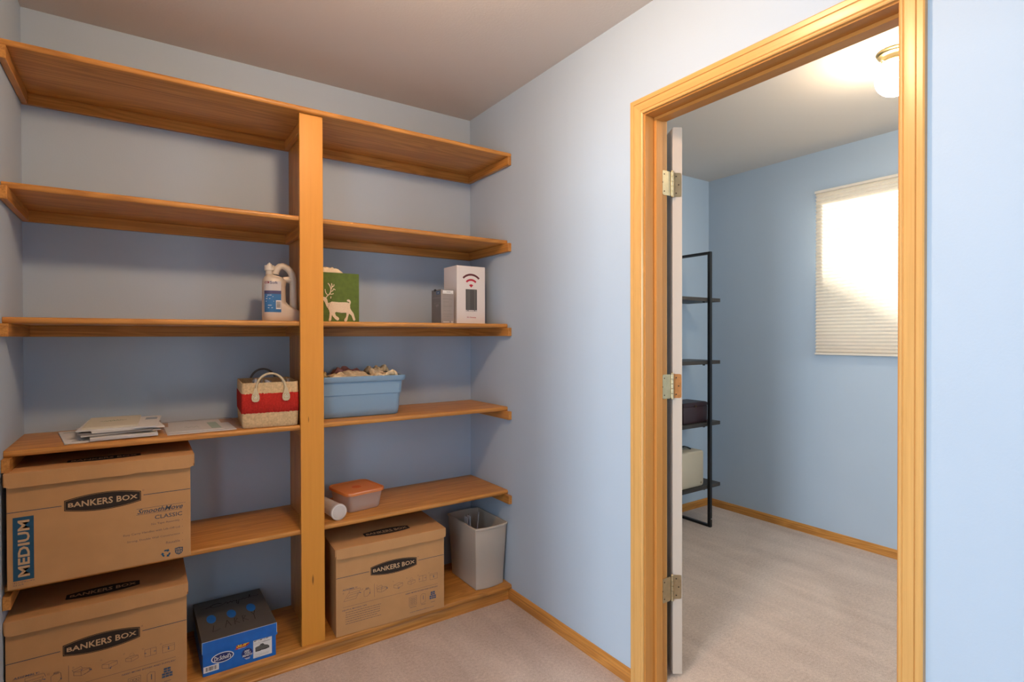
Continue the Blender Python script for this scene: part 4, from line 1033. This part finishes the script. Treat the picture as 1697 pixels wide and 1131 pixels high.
b = nbm(); cx = .0270
lathe(b, [(.0145, .186), (.0150, .188), (.0150, .204)], 24, cx, 0); finish('neck', b, M_jug, jg, smooth=40)
b = nbm(); lathe(b, [(.0185, .2040), (.0190, .2050), (.0190, .2225), (.0183, .2235), (.0100, .2237), (.0092, .2245), (.0085, .2300), (.0040, .2305), (.0034, .2350), (.0010, .2355)], 28, cx, 0)
finish('spout_cap', b, mat('cap_white', (.72, .66, .57), .45), jg, smooth=25)
def wrap(u, v, e=.0006):    # follow the flat front with its rounded left edge
    r = .034; y = -.045
    if u < r: y = -.045 + (r - sqrt(max(0, r * r - (r - u) ** 2))); 
    n = Vector((-(r - u), -(.011 - (-.011 if False else 0)) , 0)) if False else None
    return (u - (e * (r - u) / r if u < r else 0), y - e, v)
def grid_print(u0, v0, u1, v1, m_, name, par, e=.0006, n=12, lab=None):
    P = Print(lambda u, v: wrap(u, v, e))
    for k in range(n): P.rect(u0 + (u1 - u0) * k / n, v0, u0 + (u1 - u0) * (k + 1) / n, v1)
    return P.build(name, m_, par, lab)
lab_ = grid_print(.0035, .034, .061, .158, mat('jug_label', (.56, .53, .52), .4), 'label', jb, .0006, lab='printed front label')
grid_print(.0035, .036, .061, .1145, mat('label_blue', (.03, .15, .36), .4), 'blue_field', lab_, .0010)
grid_print(.0035, .108, .061, .1210, mat('label_navy', (.06, .055, .13), .4), 'navy_band', lab_, .0013)
P = Print(lambda u, v: wrap(u, v, .0016)); P.text('COM', .0045, .1480, .0190, .1580, bold=.03, shear=.1); P.build('crimson_lettering', mat('label_crimson', (.28, .04, .06), .45), lab_)
P = Print(lambda u, v: wrap(u, v, .0016)); P.text('Soft', .0205, .1470, .0480, .1580, bold=.01); P.build('navy_lettering', mat('label_navy', (.06, .055, .13), .4), lab_)
P = Print(lambda u, v: wrap(u, v, .0018))
for (a, c_, v) in ((.012, .026, .102), (.010, .032, .096), (.008, .022, .088), (.008, .034, .078), (.014, .026, .062), (.014, .030, .052)): P.rect(a, v, c_, v + .0018)
P.build('white_lines', M_wht, lab_)
P = Print(lambda u, v: wrap(u, v, .0018)); P.rect(.0415, .0480, .0600, .0830); bcd = P.build('barcode_patch', M_wht, lab_)
P = Print(lambda u, v: wrap(u, v, .0022)); 
for k in range(9): P.rect(.0435, .0540 + k * .0027, .0580, .0540 + k * .0027 + (.0010 if k % 2 else .0017))
P.build('bars', M_ink, bcd)

# ------------------------------------------------------------------ green gift bag
M_green = mat('green_felt', (.085, .130, .018), .85, noise_amt=.14, noise_scale=60)
gbx, gby, gw, gh, gd = -.8800, -.2600, .1790, .2070, .085
gg = thing('gift_bag', 'green gift bag with a glittery cream deer beside the middle post', 'bag', (gbx, gby, Z3), 0)
b = nbm(); t_ = .0012
loft(b, [[(0, 0, 0), (gw, 0, 0), (gw, gd, 0), (0, gd, 0)], [(0, 0, gh), (gw, 0, gh), (gw, gd, gh), (0, gd, gh)], [(t_, t_, gh), (gw - t_, t_, gh), (gw - t_, gd - t_, gh), (t_, gd - t_, gh)], [(t_, t_, t_), (gw - t_, t_, t_), (gw - t_, gd - t_, t_), (t_, gd - t_, t_)]])
gbo = finish('bag_body', b, M_green, gg)
M_glit = mat('cream_glitter', (.72, .56, .38), .7, noise_amt=.30, noise_scale=420, bump=1.0, bump_scale=700)
def dz(x, y): return (-.8364 - gbx + (x - 860) * .000363, (935 - y) * .000363)   # deer drawn in bag face coordinates
P = Print(front(.0012))
deer = [(870, 720), (915, 700), (1000, 705), (1070, 702), (1100, 705), (1112, 712), (1118, 700), (1105, 695), (1090, 690), (1088, 678), (1100, 668), (1120, 672), (1132, 690), (1132, 712), (1124, 730), (1126, 770), (1135, 790), (1165, 830), (1180, 880), (1188, 905), (1175, 920), (1160, 912), (1150, 880), (1140, 855), (1115, 835), (1108, 845), (1098, 880), (1090, 915), (1075, 930), (1055, 922), (1058, 900), (1075, 880), (1082, 850), (1080, 825), (1020, 828), (960, 818), (948, 830), (960, 862), (985, 878), (997, 892), (992, 912), (975, 918), (950, 900), (925, 870), (912, 850), (910, 880), (905, 915), (890, 926), (876, 918), (884, 880), (888, 830), (882, 800), (862, 770), (850, 750), (838, 715), (822, 690), (800, 682), (790, 668), (800, 655), (825, 648), (850, 655), (862, 680)]
P.poly([dz(*p) for p in deer])
dr = P.build('deer_applique', M_glit, gbo, 'cream glitter deer')
dr.modifiers.new('th', 'SOLIDIFY').thickness = .0012
P = Print(front(.0014))
def an(pts, w=11): P.path([dz(*p) for p in pts], w * .000363)
an([(850, 655), (868, 630), (888, 615), (900, 590), (905, 560), (898, 530), (885, 505), (870, 490)]); an([(905, 560), (918, 530), (912, 490)]); an([(918, 530), (938, 520), (940, 500)], 9); an([(902, 585), (925, 575), (935, 550), (955, 565)], 9); an([(892, 612), (915, 615), (935, 605)], 9); an([(868, 630), (845, 600), (838, 560)], 9); an([(905, 640), (902, 665)], 8)
P.build('antler_applique', M_glit, gbo)
P = Print(front(.0026)); 
for k in range(8): P.disc(dz(905 - k * 6 + (k % 2) * 5, 668 + k * 16), .0016, n=8)
P.build('collar_beads', M_ink, gbo)
b = nbm(); nx, ny = 30, 10; vs = {}
for i in range(nx + 1):
    for j in range(ny + 1):
        s, t = i / nx, j / ny
        hgt = (.030 * max(0, 1 - ((s - .30) / .55) ** 2) ** .7) + .007 * noise.noise(Vector((s * 14, t * 7, 2))) + .004 * noise.noise(Vector((s * 34, t * 20, 5)))
        vs[i, j] = b.verts.new((.006 + s * .140, .006 + t * .070, gh - .006 + max(hgt, -.002) * min(1, t * 5) - (.004 if j == 0 else 0)))
for i in range(nx):
    for j in range(ny): b.faces.new((vs[i, j], vs[i + 1, j], vs[i + 1, j + 1], vs[i, j + 1]))
ti = finish('tissue_paper', b, mat('cream_tissue', (.74, .58, .38), .85, noise_amt=.1, noise_scale=60), None, loc=(gbx, gby, Z3), smooth=20)
tag(ti, 'crumpled cream tissue paper showing above the green gift bag', 'tissue')

# ------------------------------------------------------------------ black rack in the next room
rk = thing('shelf_rack', 'narrow black metal rack with four dark shelves in the corner of the next room', 'rack', (0, 0, 0))
for x in (1.640, .960):
    b = nbm(); s_ = .022
    box(b, x, x + s_, -.325, -.303, 0, 1.835, bev=.0015, seg=1); box(b, x, x + s_, -.036, -.014, 0, 1.835, bev=.0015, seg=1)
    box(b, x, x + s_, -.303, -.036, 1.817, 1.835, bev=.001, seg=1); box(b, x, x + s_, -.303, -.036, 0, .016, bev=.001, seg=1)
    fr = finish('side_frame', b, M_black, rk)
    b = nbm(); lathe(b, [(.004, 0), (.004, .001), (.001, .002)], 12); bmesh.ops.rotate(b, verts=b.verts, matrix=Matrix.Rotation(radians(90), 3, 'X')); bmesh.ops.translate(b, verts=b.verts, vec=(x + .014, -.325, .055)); finish('bolt', b, mat('steel', (.7, .7, .7), .3, .9), fr)
M_rsh = wood('grey_oak_board', (.030, .026, .024), (.062, .054, .048), 'X', rough=.5)
for z in (1.529, 1.109, .696, .277):
    sh_ = finish('rack_shelf', box(nbm(), .825, 1.782, -.3025, -.037, z - .024, z, bev=.001, seg=1), M_rsh, rk)
    b = nbm()
    for x in (.988, 1.628): lathe(b, [(.005, z - .032), (.009, z - .030), (.009, z - .024)], 12, x, -.285)
    finish_each('shelf_knob', b, M_black, sh_)
mb = thing('storage_chest', 'dark maroon lidded box on the third shelf of the black rack', 'box', (1.43, -.2750, .6965), 0)
M_mar = mat('maroon_leather', (.034, .014, .017), .4, bump=.2, bump_scale=200)
finish('body', box(nbm(), 0, .252, 0, .175, 0, .112, bev=.006, seg=3), M_mar, mb, smooth=True)
b = nbm(); loft(b, [zring([(-.001, -.001), (.253, -.001), (.253, .176), (-.001, .176)], .1125), zring([(-.001, -.001), (.253, -.001), (.253, .176), (-.001, .176)], .129), zring([(.008, .010), (.244, .010), (.244, .165), (.008, .165)], .137), zring([(.012, .014), (.240, .014), (.240, .161), (.012, .161)], .1345)])
finish('lid', b, M_mar, mb, bevel=.0015)
finish('clasp', box(nbm(), .112, .134, -.0035, 0, .106, .120, bev=.001), mat('dark_brass', (.08, .05, .03), .4, .8), mb)
cc = thing('carrying_case', 'cream hard carrying case with a black handle on the bottom rack shelf', 'case', (1.235, -.2900, .2775), 0)
M_case = mat('cream_case', (.50, .44, .33), .45)
b = nbm()
def crg(y, g): return [(.193 + p[0], y, .119 + p[1]) for p in rr(.386 - g, .238 - g, .022 - g / 4, 5)]
loft(b, [crg(0, .014), crg(.004, .004), crg(.008, 0), crg(.060, 0), crg(.061, .004), crg(.064, .004), crg(.065, 0), crg(.150, 0), crg(.155, .006)])
finish('shell', b, M_case, cc, smooth=40)
b = nbm(); tube(b, [(.105, .066, .236), (.112, .066, .254), (.150, .066, .262), (.270, .066, .262), (.300, .066, .254), (.330, .066, .240)], .008, 10, flat=.6); finish('handle', b, M_black, cc, smooth=True)
b = nbm(); box(b, .350, .362, -.002, .004, .020, .030, bev=.001); finish('corner_stud', b, mat('stud', (.35, .28, .2), .4, .6), cc)

# ------------------------------------------------------------------ pleated shade
ps = thing('pleated_shade', 'white pleated window shade glowing in the sun, its lower corner shadowed', 'shade', (0, 0, 0))
SX = 2.036; SY0, SY1 = -.8115, -1.735; SZ0, SZ1 = 1.1555, 2.1800
M_rail = mat('shade_rail', (.72, .66, .57), .45)
finish('head_rail', box(nbm(), SX - .012, SX + .036, SY1 - .006, SY0 + .006, SZ1 - .016, SZ1, bev=.003), M_rail, ps)
finish('bottom_rail', box(nbm(), SX - .009, SX + .012, SY1 - .003, SY0 + .005, SZ0, SZ0 + .011, bev=.002), M_rail, ps)
M_shade = translucent('shade_fabric', (.80, .71, .60), .15)
n = 47; zt, zb = SZ1 - .016, SZ0 + .011
b = nbm()
pts = []
for k in range(n * 2 + 1):
    f = k / (n * 2); z = zt + (zb - zt) * (f ** 1.0)
    pts.append((SX - (.0110 if k % 2 else -.0040), z))
va = [b.verts.new((x, SY0, z)) for x, z in pts]; vb_ = [b.verts.new((x, SY1, z)) for x, z in pts]
for k in range(len(pts) - 1): b.faces.new((va[k], va[k + 1], vb_[k + 1], vb_[k]))
finish('pleated_fabric', b, M_shade, ps)
